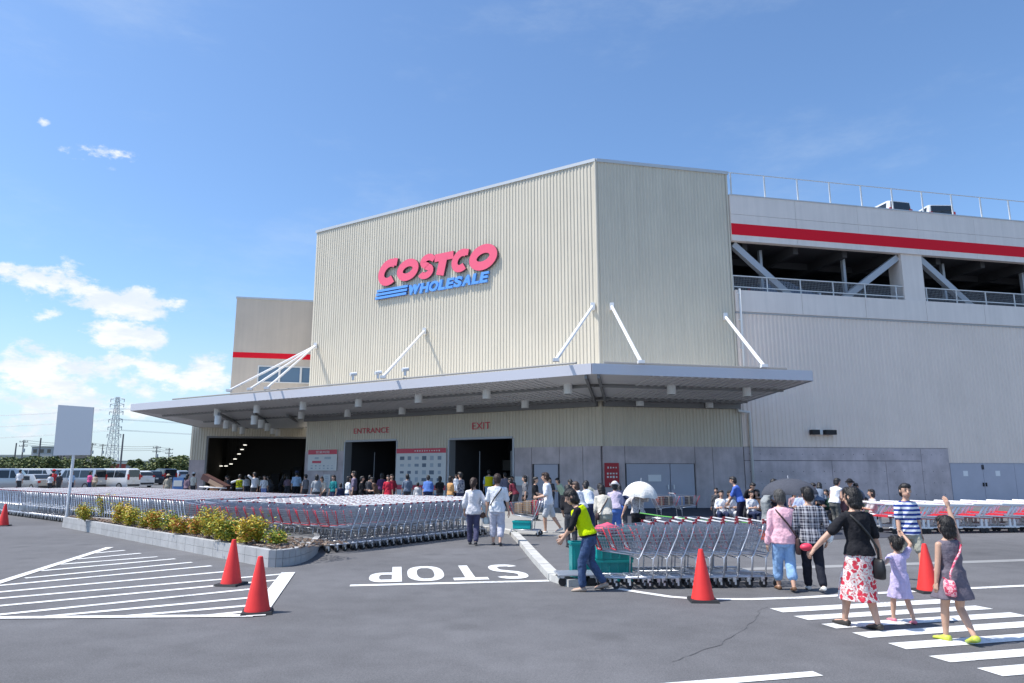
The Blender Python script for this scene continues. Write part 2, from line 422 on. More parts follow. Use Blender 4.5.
for (l, r, h) in ((enL, enR, 3.5), (exL, exR, 3.45)):
    s = MB(); WA.box(s, l - .003, l + .1, 0, h, -.5, .06); WA.box(s, r - .1, r + .003, 0, h, -.5, .06); WA.box(s, r + .003, l - .003, h - .003, h + .1, -.5, .06)
    fr = bpart(s, 'doorway_frame', M_['grey_metal'])
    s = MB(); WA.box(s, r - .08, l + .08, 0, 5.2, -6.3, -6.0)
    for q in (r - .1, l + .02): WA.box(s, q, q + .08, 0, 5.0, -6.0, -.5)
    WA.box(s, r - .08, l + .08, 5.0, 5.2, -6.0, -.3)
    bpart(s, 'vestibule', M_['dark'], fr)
    for q in (.27, .78):
        s = MB(); WA.box(s, r + (l - r) * q - .02, r + (l - r) * q + .02, 0, h - .6, -1.6, -1.56); bpart(s, 'door_post', M_['grey_metal'], fr)
    s = MB()
    for i in range(4):
        for j in range(3):
            t_ = r + .5 + i * .95; z_ = .2 + j * .8
            WA.box(s, t_, t_ + random.uniform(.5, .85), z_, z_ + random.uniform(.35, .65), -5.7, -5.1)
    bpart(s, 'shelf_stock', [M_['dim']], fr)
s = MB(); WA.box(s, 2.42, 3.78, 0, 2.1, -.1, -.02); bpart(s, 'service_door', M_['door'])
for (a, b) in ((1.25, 3.49), (3.53, 4.78)):
    s = MB(); WB.box(s, a, b, 0.02, 2.12, -.1, -.01); dr = bpart(s, 'steel_door', M_['door'])
    s = MB(); WB.box(s, (a + .1 if a > 3 else b - .16), (a + .16 if a > 3 else b - .1), .9, 1.12, -.01, .05); bpart(s, 'door_handle', M_['steel'], dr)
s = MB(); WB.box(s, 2.35, 3.02, 1.28, 1.6, -.008, .004); bpart(s, 'paper_notice', M_['white'])
# canopy
C6 = miter(6.0); Cw = lambda z: V((C6.x, C6.y, z))
tL = 30.46; Lp = WA.pt(tL, 0, 6.0); Rp = WB.pt(7.4, 0, 6.0); Rb = WB.pt(7.4, 0, .05)
Lb = V((-24.75, 55.98, 0)); Ab = WC.pt(7.7, 0, .02); Ae = WA.pt(LA + .02, 0, .05)
ZE0, ZE1, ZW = 5.60, 6.01, 5.14
s = MB()
def q3(p, z): return (p.x, p.y, z)
Kw = miter(.05)
fc = [(Lp, ZE0), (C6, ZE0), (Rp, ZE0)]
bot = {'L': q3(Lp, ZE0), 'C': q3(C6, ZE0), 'R': q3(Rp, ZE0), 'Rb': q3(Rb, ZW), 'K': q3(Kw, ZW), 'A': q3(Ae, ZW), 'Ab': q3(Ab, ZW), 'Lb': q3(Lb, ZW)}
top = {k: (p[0], p[1], {'L': ZE1 - .06, 'C': ZE1 - .06, 'R': ZE1 - .06}.get(k, ZW + .45)) for k, p in bot.items()}
order = ['L', 'C', 'K', 'A', 'Ab', 'Lb', 'R', 'Rb']; ix = {k: i for i, k in enumerate(order)}
vs = [bot[k] for k in order] + [top[k] for k in order]
fs = []
for face in (['L', 'C', 'K', 'A'], ['C', 'R', 'Rb', 'K'], ['L', 'A', 'Ab', 'Lb']):
    fs.append([ix[k] for k in face]); fs.append([ix[k] + 8 for k in face])
loop = ['L', 'C', 'R', 'Rb', 'K', 'A', 'Ab', 'Lb']
for a, b in zip(loop, loop[1:] + loop[:1]): fs.append([ix[a], ix[b], ix[b] + 8, ix[a] + 8])
s.add(vs, fs)
can = bpart(s, 'canopy', M_['soffit'])
s = MB()
def bar_h(mb, a, b, z0, z1, th, out):
    d = (b - a).normalized(); n = V((d.y, -d.x, 0)); n = n if n.dot(out) > 0 else -n
    mb.prism([(a)[:2], (b)[:2], (b + n * th)[:2], (a + n * th)[:2]], z0, z1)
bar_h(s, Lp, C6, ZE0 - .02, ZE1, .06, WA.n); bar_h(s, C6, Rp, ZE0 - .02, ZE1, .06, WB.n)
bpart(s, 'fascia', M_['fascia'], can)
s = MB()
d = (Lb - Lp).normalized(); n = V((-d.y, d.x, 0)) * .06
s.hexa([q3(Lp, ZE0 - .03), q3(Lb, ZW - .03), q3(Lb + n, ZW - .03), q3(Lp + n, ZE0 - .03)], [q3(Lp, ZE1 - .03), q3(Lb, ZW + .47), q3(Lb + n, ZW + .47), q3(Lp + n, ZE1 - .03)])
bpart(s, 'end_trim', M_['grey_metal'], can); s = MB()
d = (Rb - Rp).normalized(); n = V((d.y, -d.x, 0)) * .06
s.hexa([q3(Rp, ZE0 - .03), q3(Rb, ZW - .03), q3(Rb + n, ZW - .03), q3(Rp + n, ZE0 - .03)], [q3(Rp, ZE1 - .03), q3(Rb, ZW + .47), q3(Rb + n, ZW + .47), q3(Rp + n, ZE1 - .03)])
bpart(s, 'end_trim', M_['grey_metal'], can)
# corrugated soffit ribs and purlins
s = MB()
for i in range(int(tL / .34)):
    t = .0 + i * .34
    z = lambda o: ZW + (ZE0 - ZW) * o / 6.0
    o1 = 5.9; o0 = .12 if t < LA else -3.5
    if t < LA or True:
        tt = max(t, -2.2)
        a, b, c, dd = WA.pt(tt, z(o0) - .001, o0), WA.pt(tt + .12, z(o0) - .001, o0), WA.pt(tt + .12, z(o1) - .001, o1), WA.pt(tt, z(o1) - .001, o1)
        s.hexa([q3(p, p.z - .045) for p in (a, b, c, dd)], [q3(p, p.z + .02) for p in (a, b, c, dd)])
for i in range(21):
    t = .15 + i * .34; z = lambda o: ZW + (ZE0 - ZW) * o / 6.0
    a, b, c, dd = WB.pt(t, z(.1), .1), WB.pt(t + .12, z(.1), .1), WB.pt(t + .12, z(5.9), 5.9), WB.pt(t, z(5.9), 5.9)
    s.hexa([q3(p, p.z - .045) for p in (a, b, c, dd)], [q3(p, p.z + .02) for p in (a, b, c, dd)])
bpart(s, 'soffit_rib', M_['soffit'], can)
s = MB()
for o in (.95, 4.0):
    z = ZW + (ZE0 - ZW) * o / 6
    m0 = miter(o)
    for a, b in ((WA.pt(tL - .3, 0, o), m0), (m0, WB.pt(7.3, 0, o))):
        d = (b - a).normalized(); n = V((-d.y, d.x, 0)) * .07
        s.prism([(a - n)[:2], (b - n)[:2], (b + n)[:2], (a + n)[:2]], z - .13, z - .02)
WA.box(s, .1, LA - .05, 4.86, 5.12, .06, .32); WB.box(s, .1, 7.35, 4.86, 5.12, .06, .3)
a, b = miter(.3), miter(5.9)
for off in (-.25, .25):
    d = (b - a).normalized(); n = V((-d.y, d.x, 0)); 
    p, q = a + n * off, b + n * off; k = n * .05
    s.hexa([q3(p - k, 4.98), q3(p + k, 4.98), q3(q + k, 5.42), q3(q - k, 5.42)], [q3(p - k, 5.16), q3(p + k, 5.16), q3(q + k, 5.6), q3(q - k, 5.6)])
for xx in ((-17.3, 41.4, -20.8, 55.4), (-15.1, 41.0, -18.6, 55.6), (-13.6, 42.5, -16.0, 55.6)):
    a, b = V((xx[0], xx[1], 0)), V((xx[2], xx[3], 0)); d = (b - a).normalized(); n = V((-d.y, d.x, 0)) * .07
    s.prism([(a - n)[:2], (b - n)[:2], (b + n)[:2], (a + n)[:2]], 5.0, 5.16)
bpart(s, 'beam', M_['beam'], can)
LAMPS = [(303, 410, 5.05), (358.5, 407, 5.05), (418.4, 403, 5.05), (486.5, 399, 5.05), (568, 394, 5.05), (301, 419, 4.85), (347.5, 417, 4.85), (402, 414.5, 4.85), (460, 412, 4.85), (525, 408, 4.85),
  (640, 406, 4.85), (671.5, 394.5, 5.05), (709.5, 408, 4.85), (747, 396.5, 5.05), (217, 416, 5.05), (256.7, 413, 5.05),
  (217.6, 424.6, 4.45), (226, 428.6, 4.45), (234.6, 431.5, 4.45), (242, 434, 4.45), (254, 424.6, 4.45), (261, 428, 4.45), (267.5, 431, 4.45), (273, 434, 4.45), (277.8, 436, 4.45)]
for x, y, z in LAMPS:
    p = gnd(x, y, z)
    s = MB(); s.cyl(p, p + V((0, 0, .52)), .19, 18); s.cur = 1; s.cyl(p + V((0, 0, .52)), p + V((0, 0, .72)), .03, 6)
    s.cur = 1; s.cyl(p + V((0, 0, -.004)), p + V((0, 0, .02)), .15, 16)
    bpart(s, 'downlight', [M_['offwhite'], M_['beam']], can, 40)
def rod(a, b, r=.075, br=True):
    s = MB(); s.cyl(a, b, r, 10)
    if br: s.box(a, (.2, .2, .36))
    s.box(b, (.25, .25, .12))
    bpart(s, 'tie_rod', M_['white'], can, 40)
rod(WA.pt(11.05, 9.75, .12), gnd(383, 377, 6.0)); rod(WA.pt(.25, 9.85, .12), gnd(556, 360, 6.05)); rod(WB.pt(.67, 9.85, .12), gnd(641, 362, 6.02)); rod(WB.pt(6.86, 9.63, .12), gnd(764, 366, 6.0))
for q in ((229, 390.5), (250, 389), (267, 388)): rod(WA.pt(20.13, 9.75, .12), gnd(q[0], q[1], 6.0), .06, q[0] == 250)
for q in ((207, 6), (355, 6), (378, 6), (404, 6)): pass
for x, y in ((353, 379), (378, 377.5), (405, 374.5)):
    p = gnd(x, y, 6.05); s = MB(); s.box(p + V((0, 0, .1)), (.1, .1, .3)); s.cyl(p + V((-.12, -.08, .2)), p + V((.12, .1, .26)), .09, 10); bpart(s, 'spotlight', M_['white'], can, 40)
s = MB()
for a, b, w in ((WA.pt(tL - 3.2, 0, 5.2), WA.pt(-1.4, 0, 5.2), 0), (WB.pt(-1.6, 0, 5.0), WB.pt(6.9, 0, 5.0), 0)):
    s.tube([q3(a, 6.22), q3(b, 6.22)], .05, 6)
bpart(s, 'conduit', M_['beam'], can)
s = MB(); s.tube([WB.pt(7.2, 5.1, .2), WB.pt(7.25, 4.75, .2), WB.pt(7.85, 4.7, .2), WB.pt(7.9, 4.4, .12), WB.pt(7.9, .05, .12)], .07, 10); bpart(s, 'downpipe', M_['offwhite'], wh, True)

# ------------------------------------------------------------------ lettering on the tower
def ribbon(path, w, closed=False):
    """outline quads of a stroke of width w along a path -> two point lists"""
    n = len(path); L_, R_ = [], []
    for i, p in enumerate(path):
        if closed: a, b = path[i - 1], path[(i + 1) % n]
        else: a, b = path[max(i - 1, 0)], path[min(i + 1, n - 1)]
        dx, dy = b[0] - a[0], b[1] - a[1]; l = math.hypot(dx, dy) or 1
        ww = w[i] if isinstance(w, list) else w
        L_.append((p[0] - dy / l * ww / 2, p[1] + dx / l * ww / 2)); R_.append((p[0] + dy / l * ww / 2, p[1] - dx / l * ww / 2))
    return L_, R_
def letter3d(mb, strokes, M, z0, z1):
    for path, w, closed in strokes:
        a, b = ribbon(path, w, closed); n = len(a); o = len(mb.v)
        vs = [M @ V((p[0], p[1], z)) for z in (z1, z0) for lst in (a, b) for p in lst]
        A1, B1, A0, B0 = range(0, n), range(n, 2 * n), range(2 * n, 3 * n), range(3 * n, 4 * n)
        front, side = [], []
        rng = range(n) if closed else range(n - 1)
        for i in rng:
            j = (i + 1) % n
            front.append((A1[i], B1[i], B1[j], A1[j])); side += [(A0[i], A0[j], B0[j], B0[i]), (A1[i], A1[j], A0[j], A0[i]), (B1[i], B0[i], B0[j], B1[j])]
        if not closed:
            for i in (0, n - 1): side.append((A1[i], B1[i], B0[i], A0[i]))
        mb.cur = 0; mb.add(vs, front); mb.cur = 1; mb.add(vs, side)
sg = thing('store_sign', 'raised red and blue store name lettering high on the beige front wall', 'sign', WA.pt(10.5, 12.0, .1))
def sh(p, z0): return (p[0] + .24 * (p[1] - z0), p[1])
def arc(cx, cz, rx, rz, a0, a1, n=22): return [(cx + rx * math.cos(R(a0 + (a1 - a0) * i / n)), cz + rz * math.sin(R(a0 + (a1 - a0) * i / n))) for i in range(n + 1)]
def logo_letter(strokes, z0=12.95):
    s = MB(); M = WA.M(0, 0, 0)
    for i_, (path, w, c) in enumerate(strokes):
        lift = .006 * i_; letter3d(s, [([(sh(p, z0)[0] + .06, p[1]) for p in path], w, c)], M, .055 + lift, .23 + lift)
    o = s.build('letter', [M_['sred'], M_['signside']], sg, False, org=sg.location)
SW = .465
def cshape(x0, x1, zb, zt, sw=SW):
    cx, cz, rx, rz = (x0 + x1) / 2, (zb + zt) / 2, (x1 - x0) / 2 - sw / 2, (zt - zb) / 2 - sw * .42
    p = arc(cx + .06, cz, rx, rz, 48, 312, 26); return [(p, sw, False)]
def oshape(x0, x1, zb, zt, sw=SW):
    cx, cz, rx, rz = (x0 + x1) / 2, (zb + zt) / 2, (x1 - x0) / 2 - sw / 2, (zt - zb) / 2 - sw * .42
    p = arc(cx, cz, rx, rz, 0, 360, 36)[:-1]; return [(p, sw, True)]
bx = 12.95
logo_letter(cshape(-15.02, -13.30, 12.90, 14.48, .50) + [([(-13.75, 14.05), (-13.75, 14.5)], .34, False)])
logo_letter(oshape(-13.42, -11.75, 12.98, 14.24))
sp = arc(-11.12, 13.90, .36, .24, 20, 270, 14) + arc(-11.12, 13.30, .38, .26, 90, -160, 14)
logo_letter([(sp, .40, False), ([(-10.86, 13.88), (-10.72, 14.16)], .30, False)])
logo_letter([([(-10.62, 13.98), (-9.25, 13.98)], .46, False), ([(-9.95, 13.9), (-9.95, 12.9)], .56, False)])
logo_letter(cshape(-9.32, -7.98, 12.9, 14.18, .43) + [([(-8.33, 13.8), (-8.33, 14.16)], .30, False)])
logo_letter(oshape(-8.0, -6.12, 12.78, 14.18, .51))
# wholesale
for i, ch in enumerate('WHOLESALE'):
    me = text_mesh(ch, .62, .0, .028); x0, x1, y0, y1 = dims(me)
    wid = [.95, .66, .72, .54, .56, .60, .68, .54, .56]
    u0 = -12.40 + sum(wid[:i]); 
    me2 = text_mesh(ch, .62, .08, .028)
    M = WA.M(0, 0, 0)
    for v in me2.vertices:
        w_ = .92
        x = u0 + (v.co.x - x0) / (x1 - x0) * wid[i] * w_; z = 12.04 + (v.co.y - y0) / (y1 - y0) * .60 + .0
        v.co = M @ V((x + .24 * (z - 12.04), z, .13 + v.co.z * .8)) - sg.location
    me2.materials.clear(); me2.materials.append(M_['sblue'])
    o = bpy.data.objects.new('letter', me2); col.objects.link(o); o.parent = sg
for i in range(3):
    s = MB(); z = 12.12 + i * .215; M = WA.M(0, 0, 0)
    letter3d(s, [([(-14.95 + .06 * i, z + .07), (-12.45 + .05 * i, z + .07)], .15, False)], M, .06, .20)
    s.build('stripe', [M_['sblue'], M_['signsideb']], sg, False, org=sg.location)
def wall_text(name, w, body, t0, t1, z0, z1, o, m, label, cat):
    me = text_mesh(body, 1.0, .01, .0); x0, x1, y0, y1 = dims(me)
    lt = max(t0, t1) if w.rt < 0 else min(t0, t1); W_ = abs(t1 - t0); M = w.M(lt, 0, o); org = w.pt((t0 + t1) / 2, (z0 + z1) / 2, o)
    for v in me.vertices:
        v.co = M @ V(((v.co.x - x0) / (x1 - x0) * W_, z0 + (v.co.y - y0) / (y1 - y0) * (z1 - z0), v.co.z)) - org
    me.materials.clear(); me.materials.append(m)
    ob = bpy.data.objects.new(name, me); col.objects.link(ob); ob.location = org
    return tag(ob, label, cat)
darkred = mat('lettering_red', (.62, .07, .10), .5)
wall_text('entrance_lettering', WA, 'ENTRANCE', 16.45, 13.62, 3.98, 4.30, .05, darkred, 'red ENTRANCE lettering on ribbed wall above left doorway', 'sign')
wall_text('exit_lettering', WA, 'EXIT', 7.62, 6.44, 3.98, 4.34, .05, darkred, 'red EXIT lettering on ribbed wall above right doorway', 'sign')
# notice boards
def board(name, w, t0, t1, z0, z1, o, base, label, parts):
    c = w.pt((t0 + t1) / 2, (z0 + z1) / 2, o)
    th_ = thing(name, label, 'sign', c)
    s = MB(); w.box(s, t0, t1, z0, z1, o, o + .05); s.build('panel', base, th_, org=c)
    for nm, a0, a1, b0, b1, m, oo in parts:
        s = MB()
        for q in (m if isinstance(m, list) else [None]): pass
        w.box(s, t0 + (t1 - t0) * a0, t0 + (t1 - t0) * a1, z0 + (z1 - z0) * b0, z0 + (z1 - z0) * b1, o + .05, o + .05 + oo)
        s.build(nm, m, th_, org=c)
    return th_, c
def cells(w, th_, c, t0, t1, z0, z1, o, nx, nz, m, nm, fill=.7, jit=True):
    s = MB()
    for i in range(nx):
        for j in range(nz):
            a = t0 + (t1 - t0) * (i + .5) / nx; b = z0 + (z1 - z0) * (j + .5) / nz
            hw = abs(t1 - t0) / nx / 2 * fill * (random.uniform(.55, 1) if jit else 1); hh = (z1 - z0) / nz / 2 * fill * (random.uniform(.5, 1) if jit else 1)
            s.cur = random.randrange(len(m)); w.box(s, a - hw, a + hw, b - hh, b + hh, o, o + .004)
    return s.build(nm, m, th_, org=c)
pink = mat('board_red', (.62, .06, .10), .5); ink = mat('ink_grey', (.25, .30, .36), .6); ink2 = mat('ink_slate', (.13, .17, .22), .6); ink3 = mat('ink_pale', (.42, .47, .52), .6)
b1, c1 = board('hours_board', WA, 20.30, 17.75, 1.78, 3.06, .06, M_['offwhite'], 'white notice board with red header left of the entrance doorway', [('header', 0.0, 1.0, .78, 1.0, pink, .008)])
cells(WA, b1, c1, 20.0, 18.05, 2.42, 2.68, .115, 2, 1, [ink3], 'heading', .6); cells(WA, b1, c1, 20.0, 19.0, 2.22, 2.40, .115, 1, 1, [pink], 'red_tag', .8, False); cells(WA, b1, c1, 20.1, 17.95, 1.85, 2.15, .115, 6, 2, [ink3, ink], 'small_print', .5)
def put_text(w, th_, c, body, t0, t1, z0, z1, o, m):
    me = text_mesh(body, 1.0, .0); x0, x1, y0, y1 = dims(me); lt = max(t0, t1) if w.rt < 0 else min(t0, t1); M = w.M(lt, 0, o)
    for v in me.vertices: v.co = M @ V(((v.co.x - x0) / (x1 - x0) * abs(t1 - t0), z0 + (v.co.y - y0) / (y1 - y0) * (z1 - z0), 0)) - c
    me.materials.clear(); me.materials.append(m); ob = bpy.data.objects.new('lettering', me); col.objects.link(ob); ob.parent = th_
put_text(WA, b1, c1, '\u55b6\u696d\u6642\u9593', 19.6, 18.4, 2.83, 3.0, .125, M_['offwhite'])
b2, c2 = board('goods_board', WA, 12.92, 9.33, 1.02, 3.02, .06, M_['offwhite'], 'large white board of small product pictures with red header between the doorways', [('header', 0, 1, .87, 1.0, pink, .008)])
cells(WA, b2, c2, 12.75, 9.5, 1.1, 2.68, .115, 6, 4, [ink, ink2, ink3, ink2], 'picture', .62)
cells(WA, b2, c2, 11.6, 9.7, 2.81, 2.96, .124, 11, 1, [M_['offwhite']], 'header_mark', .6)
b3, c3 = board('goods_board', WA, 12.92, 9.33, .1, .98, .06, M_['offwhite'], 'lower white board with red band under the product picture board', [('header', 0, 1, .72, 1.0, pink, .008)])
cells(WA, b3, c3, 12.7, 9.5, .15, .68, .115, 3, 1, [mat('board_blue', (.18, .30, .45), .5)], 'picture', .75)
b4, c4 = board('paper_notice', WA, 18.85, 18.25, .75, 1.55, .06, M_['offwhite'], 'small white sheet on the wall under the hours board', [])
cells(WA, b4, c4, 18.8, 18.3, .8, 1.5, .115, 1, 6, [ink3], 'small_print', .6)
b5, c5 = board('red_wall_sign', WB, .10, .82, 1.03, 2.16, .06, mat('wall_sign_red', (.42, .02, .03), .5), 'red wall sign with white writing beside the grey double door', [])
cells(WB, b5, c5, .2, .74, 1.86, 2.02, .115, 4, 1, [M_['offwhite']], 'writing', .62); cells(WB, b5, c5, .17, .76, 1.42, 1.74, .115, 4, 2, [M_['offwhite']], 'writing', .7); cells(WB, b5, c5, .25, .7, 1.1, 1.3, .115, 3, 1, [M_['offwhite']], 'writing', .3)
b6, c6 = board('paper_notice', WA, 4.85, 4.1, 1.05, 1.5, .06, M_['offwhite'], 'white paper notice on concrete right of the exit doorway', [])
# ------------------------------------------------------------------ parking deck wing
pk = thing('parking_building', 'long pale grey parking deck wing with red stripe and open truss level', 'building', WB.pt(7.6, 0, 0))
PO = pk.location.copy()
def ppart(mb, name, m, parent=pk, smooth=False): return mb.build(name, m, parent, smooth, org=PO)
T0, T1 = LB + .02, 50.0
s = MB(); WB.ribs(s, T0, 19.72, 2.98, 9.97, pitch=.24, depth=.03); WB.ribs(s, 19.72, T1, 2.2, 9.97, pitch=.24, depth=.03); ppart(s, 'lower_siding', M_['siding_wing'])
s = MB()
js = [T0, WB.hit(832, 470)[0], WB.hit(886, 470)[0], WB.hit(922, 470)[0], 19.70]
for a, b in zip(js[:-2], js[1:-1]):
    WB.box(s, a + .012, b - .012, 0, 2.28, -.1, .035)
WB.box(s, js[0] + .012, js[3] - .012, 2.305, 2.96, -.1, .035)
WB.box(s, js[3] + .012, js[4] - .012, 0, 2.96, -.1, .035)
cb = ppart(s, 'concrete_base', M_['concrete'])
s = MB()
for i in range(int((19.6 - T0) / .6)):
    for z in (.55, 1.15, 1.75, 2.62):
        p = WB.pt(T0 + .3 + i * .6, z, .03); s.cyl(p, WB.pt(T0 + .3 + i * .6, z, .0365), .022, 6)
ppart(s, 'tie_hole', M_['seam'], cb)
s = MB(); WB.box(s, T0, 19.7, 0, 2.97, -.3, -.101); ppart(s, 'base_backing', M_['seam'])
t = 19.74
for i in range(9):
    w = 2.1
    s = MB(); WB.box(s, t + .01, t + w - .01, 0.02, 2.19, -.1, 0.0); dr = ppart(s, 'steel_door', M_['door'])
    s = MB(); WB.box(s, (t + w - .12 if i % 2 == 0 else t + .06), (t + w - .06 if i % 2 == 0 else t + .12), .95, 1.15, 0, .06); WB.box(s, (t + w - .07 if i % 2 == 0 else t + .02), (t + w - .03 if i % 2 == 0 else t + .06), 1.85, 2.1, 0, .03); ppart(s, 'door_handle', M_['black'], dr)
    s = MB(); WB.box(s, t + .8, t + 1.1, 1.5, 1.78, .001, .008); ppart(s, 'paper_notice', M_['white'], dr)
    t += w
s = MB(); n = int((T1 - T0) / 3.9)
for i in range(n + 1):
    a = T0 + i * 3.9; b = min(a + 3.9, T1)
    if b > a: WB.box(s, a + .01, b - .01, 9.95, 11.1, -.2, .12)
ppart(s, 'spandrel_panel', M_['panel'])
s = MB(); WB.box(s, T0, T1, 9.86, 9.95, -.1, .05); ppart(s, 'flashing', M_['grey_metal'])
s = MB()
for i in range(n + 1):
    a = T0 + i * 3.9; b = min(a + 3.9, T1)
    if b > a:
        WB.box(s, a + .006, b - .006, 13.8, 15.26, -.2, .12); WB.box(s, a + .006, b - .006, 15.275, 16.33, -.2, .12)
up = ppart(s, 'parapet_panel', M_['panel'])
s = MB(); WB.box(s, T0, T1, 14.12, 14.75, .1, .128); ppart(s, 'red_stripe', M_['red'], up)
s = MB(); WB.box(s, T0, T1, 16.33, 16.39, -.25, .15); ppart(s, 'coping', M_['coping'], up)
# columns, braces, hangers
cl, cr = 18.0, 19.35
for a in (cl, cl + 12.4, cl + 24.8):
    s = MB(); WB.box(s, a, a + (cr - cl), 11.1, 13.8, -1.0, .02); ppart(s, 'column', M_['panel'])
def brace(t0, z0, t1, z1, r=.17, o=-.3):
    s = MB(); a, b = WB.pt(t0, z0, o), WB.pt(t1, z1, o); d = (b - a); L = d.length; x = d.normalized(); y = WB.n; z = x.cross(y)
    M = Matrix((x, y, z)).transposed()
    s.box((a + b) / 2, (L, .3, 2 * r), M); ppart(s, 'brace', M_['grey_metal'])
for off in (0, 12.4, 24.8):
    if off == 0:
        brace(7.75, 13.7, 11.0, 11.0); brace(14.2, 11.0, 17.95, 13.65)
        hang = (9.85, 15.1)
    else:
        brace(7.0 + off, 13.7, 10.3 + off, 11.0); brace(14.2 + off, 11.0, 17.95 + off, 13.65); hang = (9.4 + off, 15.1 + off)
    for h in hang:
        s = MB(); WB.box(s, h, h + .16, 11.6, 13.8, -1.3, -1.1); ppart(s, 'hanger', M_['grey_metal'])
s = MB()
for z in (11.9, 11.3):
    WB.box(s, T0, T1, z, z + .05, -.12, -.07)
k = T0
while k < T1: WB.box(s, k, k + .05, 11.1, 11.92, -.12, -.07); k += 2.0
rl = ppart(s, 'guard_rail', M_['offwhite'])
s = MB(); k = T0
while k < 34: s.tube([WB.pt(k, 11.1, -.1), WB.pt(k, 11.9, -.1)], .006, 3, False); k += .09
for z in [11.15 + .1 * i for i in range(8)]: s.tube([WB.pt(T0, z, -.1), WB.pt(34, z, -.1)], .005, 3, False)
ppart(s, 'wire_mesh', M_['grey_metal'], rl)
s = MB(); WB.box(s, T0, T1, 17.69, 17.73, -.1, -.06)
k = T0 + .2
while k < T1: WB.box(s, k, k + .06, 16.38, 17.70, -.11, -.05); k += 2.03
ppart(s, 'roof_railing', M_['offwhite'])
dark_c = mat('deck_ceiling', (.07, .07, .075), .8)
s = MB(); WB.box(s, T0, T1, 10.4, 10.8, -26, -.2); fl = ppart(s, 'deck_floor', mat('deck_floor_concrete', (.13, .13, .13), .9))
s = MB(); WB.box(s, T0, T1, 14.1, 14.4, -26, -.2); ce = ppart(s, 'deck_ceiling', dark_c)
s = MB()
k = T0 + 1
while k < T1: WB.box(s, k, k + .3, 13.55, 14.1, -26, -.6); k += 3.1
for o in (-4, -9, -14, -20): WB.box(s, T0, T1, 13.7, 14.095, o, o + .25)
ppart(s, 'ceiling_beam', dark_c, ce)
s = MB(); s.tube([WB.pt(T0, 12.95, -3.4), WB.pt(T1, 12.95, -3.4)], .035, 5); ppart(s, 'pipe', M_['grey_metal'])
s = MB(); WB.box(s, T0, T1, 15.4, 15.71, -26, -.2); ppart(s, 'roof_deck', asphalt)
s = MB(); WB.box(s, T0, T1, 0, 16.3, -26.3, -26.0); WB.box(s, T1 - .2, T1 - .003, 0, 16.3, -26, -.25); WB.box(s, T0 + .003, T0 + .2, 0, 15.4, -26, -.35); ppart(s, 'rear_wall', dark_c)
s = MB(); WB.box(s, T0, T1, 0, 10.4, -.9, -.7); ppart(s, 'wall_core', M_['panel'])
wl = thing('wall_floodlight', 'black twin floodlight on the pale wall right of the canopy', 'lamp', WB.pt(11.86, 3.75, .1))
s = MB(); WB.box(s, 11.72, 12.0, 3.62, 3.86, .0, .2); s.build('bracket', M_['offwhite'], wl, org=wl.location)
for a in (11.28, 12.06):
    s = MB(); WB.box(s, a, a + (.42 if a < 12 else .62), 3.62, 3.86, .1, .38); s.build('lamp_head', M_['black'], wl, org=wl.location)
pp = MB(); a = WB.pt(7.72, 5.9, .2); b = WB.pt(7.72, 11.15, .2); pp.tube([a, b], .06, 8)
for z in (6.5, 8, 9.5, 10.9): pp.box(WB.pt(7.72, z, .12), (.16, .18, .06))
tag(pp.build('vent_pipe', M_['offwhite'], None, True), 'slim white vertical pipe on wall between tower and parking wing', 'pipe')

# ------------------------------------------------------------------ rear block with the big opening
rb = thing('rear_building', 'beige block with red stripe and blue windows behind the left end of the canopy', 'building', WC.pt(4, 0, 0))
RO = rb.location.copy()
def rpart(mb, name, m, parent=rb, smooth=False): return mb.build(name, m, parent, smooth, org=RO)
s = MB()
wt0, wt1, wz0, wz1 = 3.86, 8.95, 8.85, 10.25
WC.box(s, 1.86, 18, 5.5, wz0, -.3, 0); WC.box(s, 1.86, wt0, wz0, wz1, -.3, 0); WC.box(s, wt1, 18, wz0, wz1, -.3, 0); WC.box(s, 1.86, 18, wz1, 15.8, -.3, 0)
WC.box(s, 1.86, 2.16, 5.5, 15.8, -20, -.3); WC.box(s, 1.86, 18, 5.5, 15.8, -20.3, -20); WC.box(s, 17.7, 18, 5.5, 15.8, -20, -.3)
uw = rpart(s, 'upper_wall', M_['block'])
s = MB(); WC.box(s, 1.8, 18, 15.8, 15.95, -20.4, .06); rpart(s, 'coping', M_['coping'])
s = MB(); WC.box(s, 1.853, 18, 10.85, 11.3, -.2, .012); rpart(s, 'red_stripe', M_['red'], uw)
for i in range(3):
    a = wt0 + i * 1.7
    s = MB()
    WC.box(s, a, a + .08, wz0, wz1, -.12, .03); WC.box(s, a + 1.62, a + 1.7, wz0, wz1, -.12, .03); WC.box(s, a + .08, a + 1.62, wz0, wz0 + .08, -.12, .03); WC.box(s, a + .08, a + 1.62, wz1 - .08, wz1, -.12, .03)
    w = rpart(s, 'window', M_['offwhite'])
    s = MB(); WC.box(s, a + .08, a + 1.62, wz0 + .08, wz1 - .08, -.1, -.08); rpart(s, 'pane', M_['glass'], w)
oL, oR, oZ = .37, 12.0, 4.47
s = MB(); WC.ribs(s, -.79, oL, 2.59, 5.5, .0, .2, .03); WC.ribs(s, oL, 13, oZ, 5.5, .0, .2, .03); rpart(s, 'lower_siding', M_['siding'])
s = MB(); WC.box(s, -.79, oL, 0, 2.59, -.35, .02); rpart(s, 'pier_base', M_['concrete'])
s = MB(); WC.box(s, -.79, oL - .003, 2.6, 5.45, -.35, -.005); WC.box(s, -.82, -.5, 0, 5.45, -14, -.351); WC.box(s, oL, 14, oZ + .02, 5.45, -.35, -.005)
rpart(s, 'pier_core', M_['siding'])
s = MB(); WC.box(s, -.8, 18, 5.45, 5.6, -14.2, .02); rpart(s, 'lower_roof', M_['coping'])
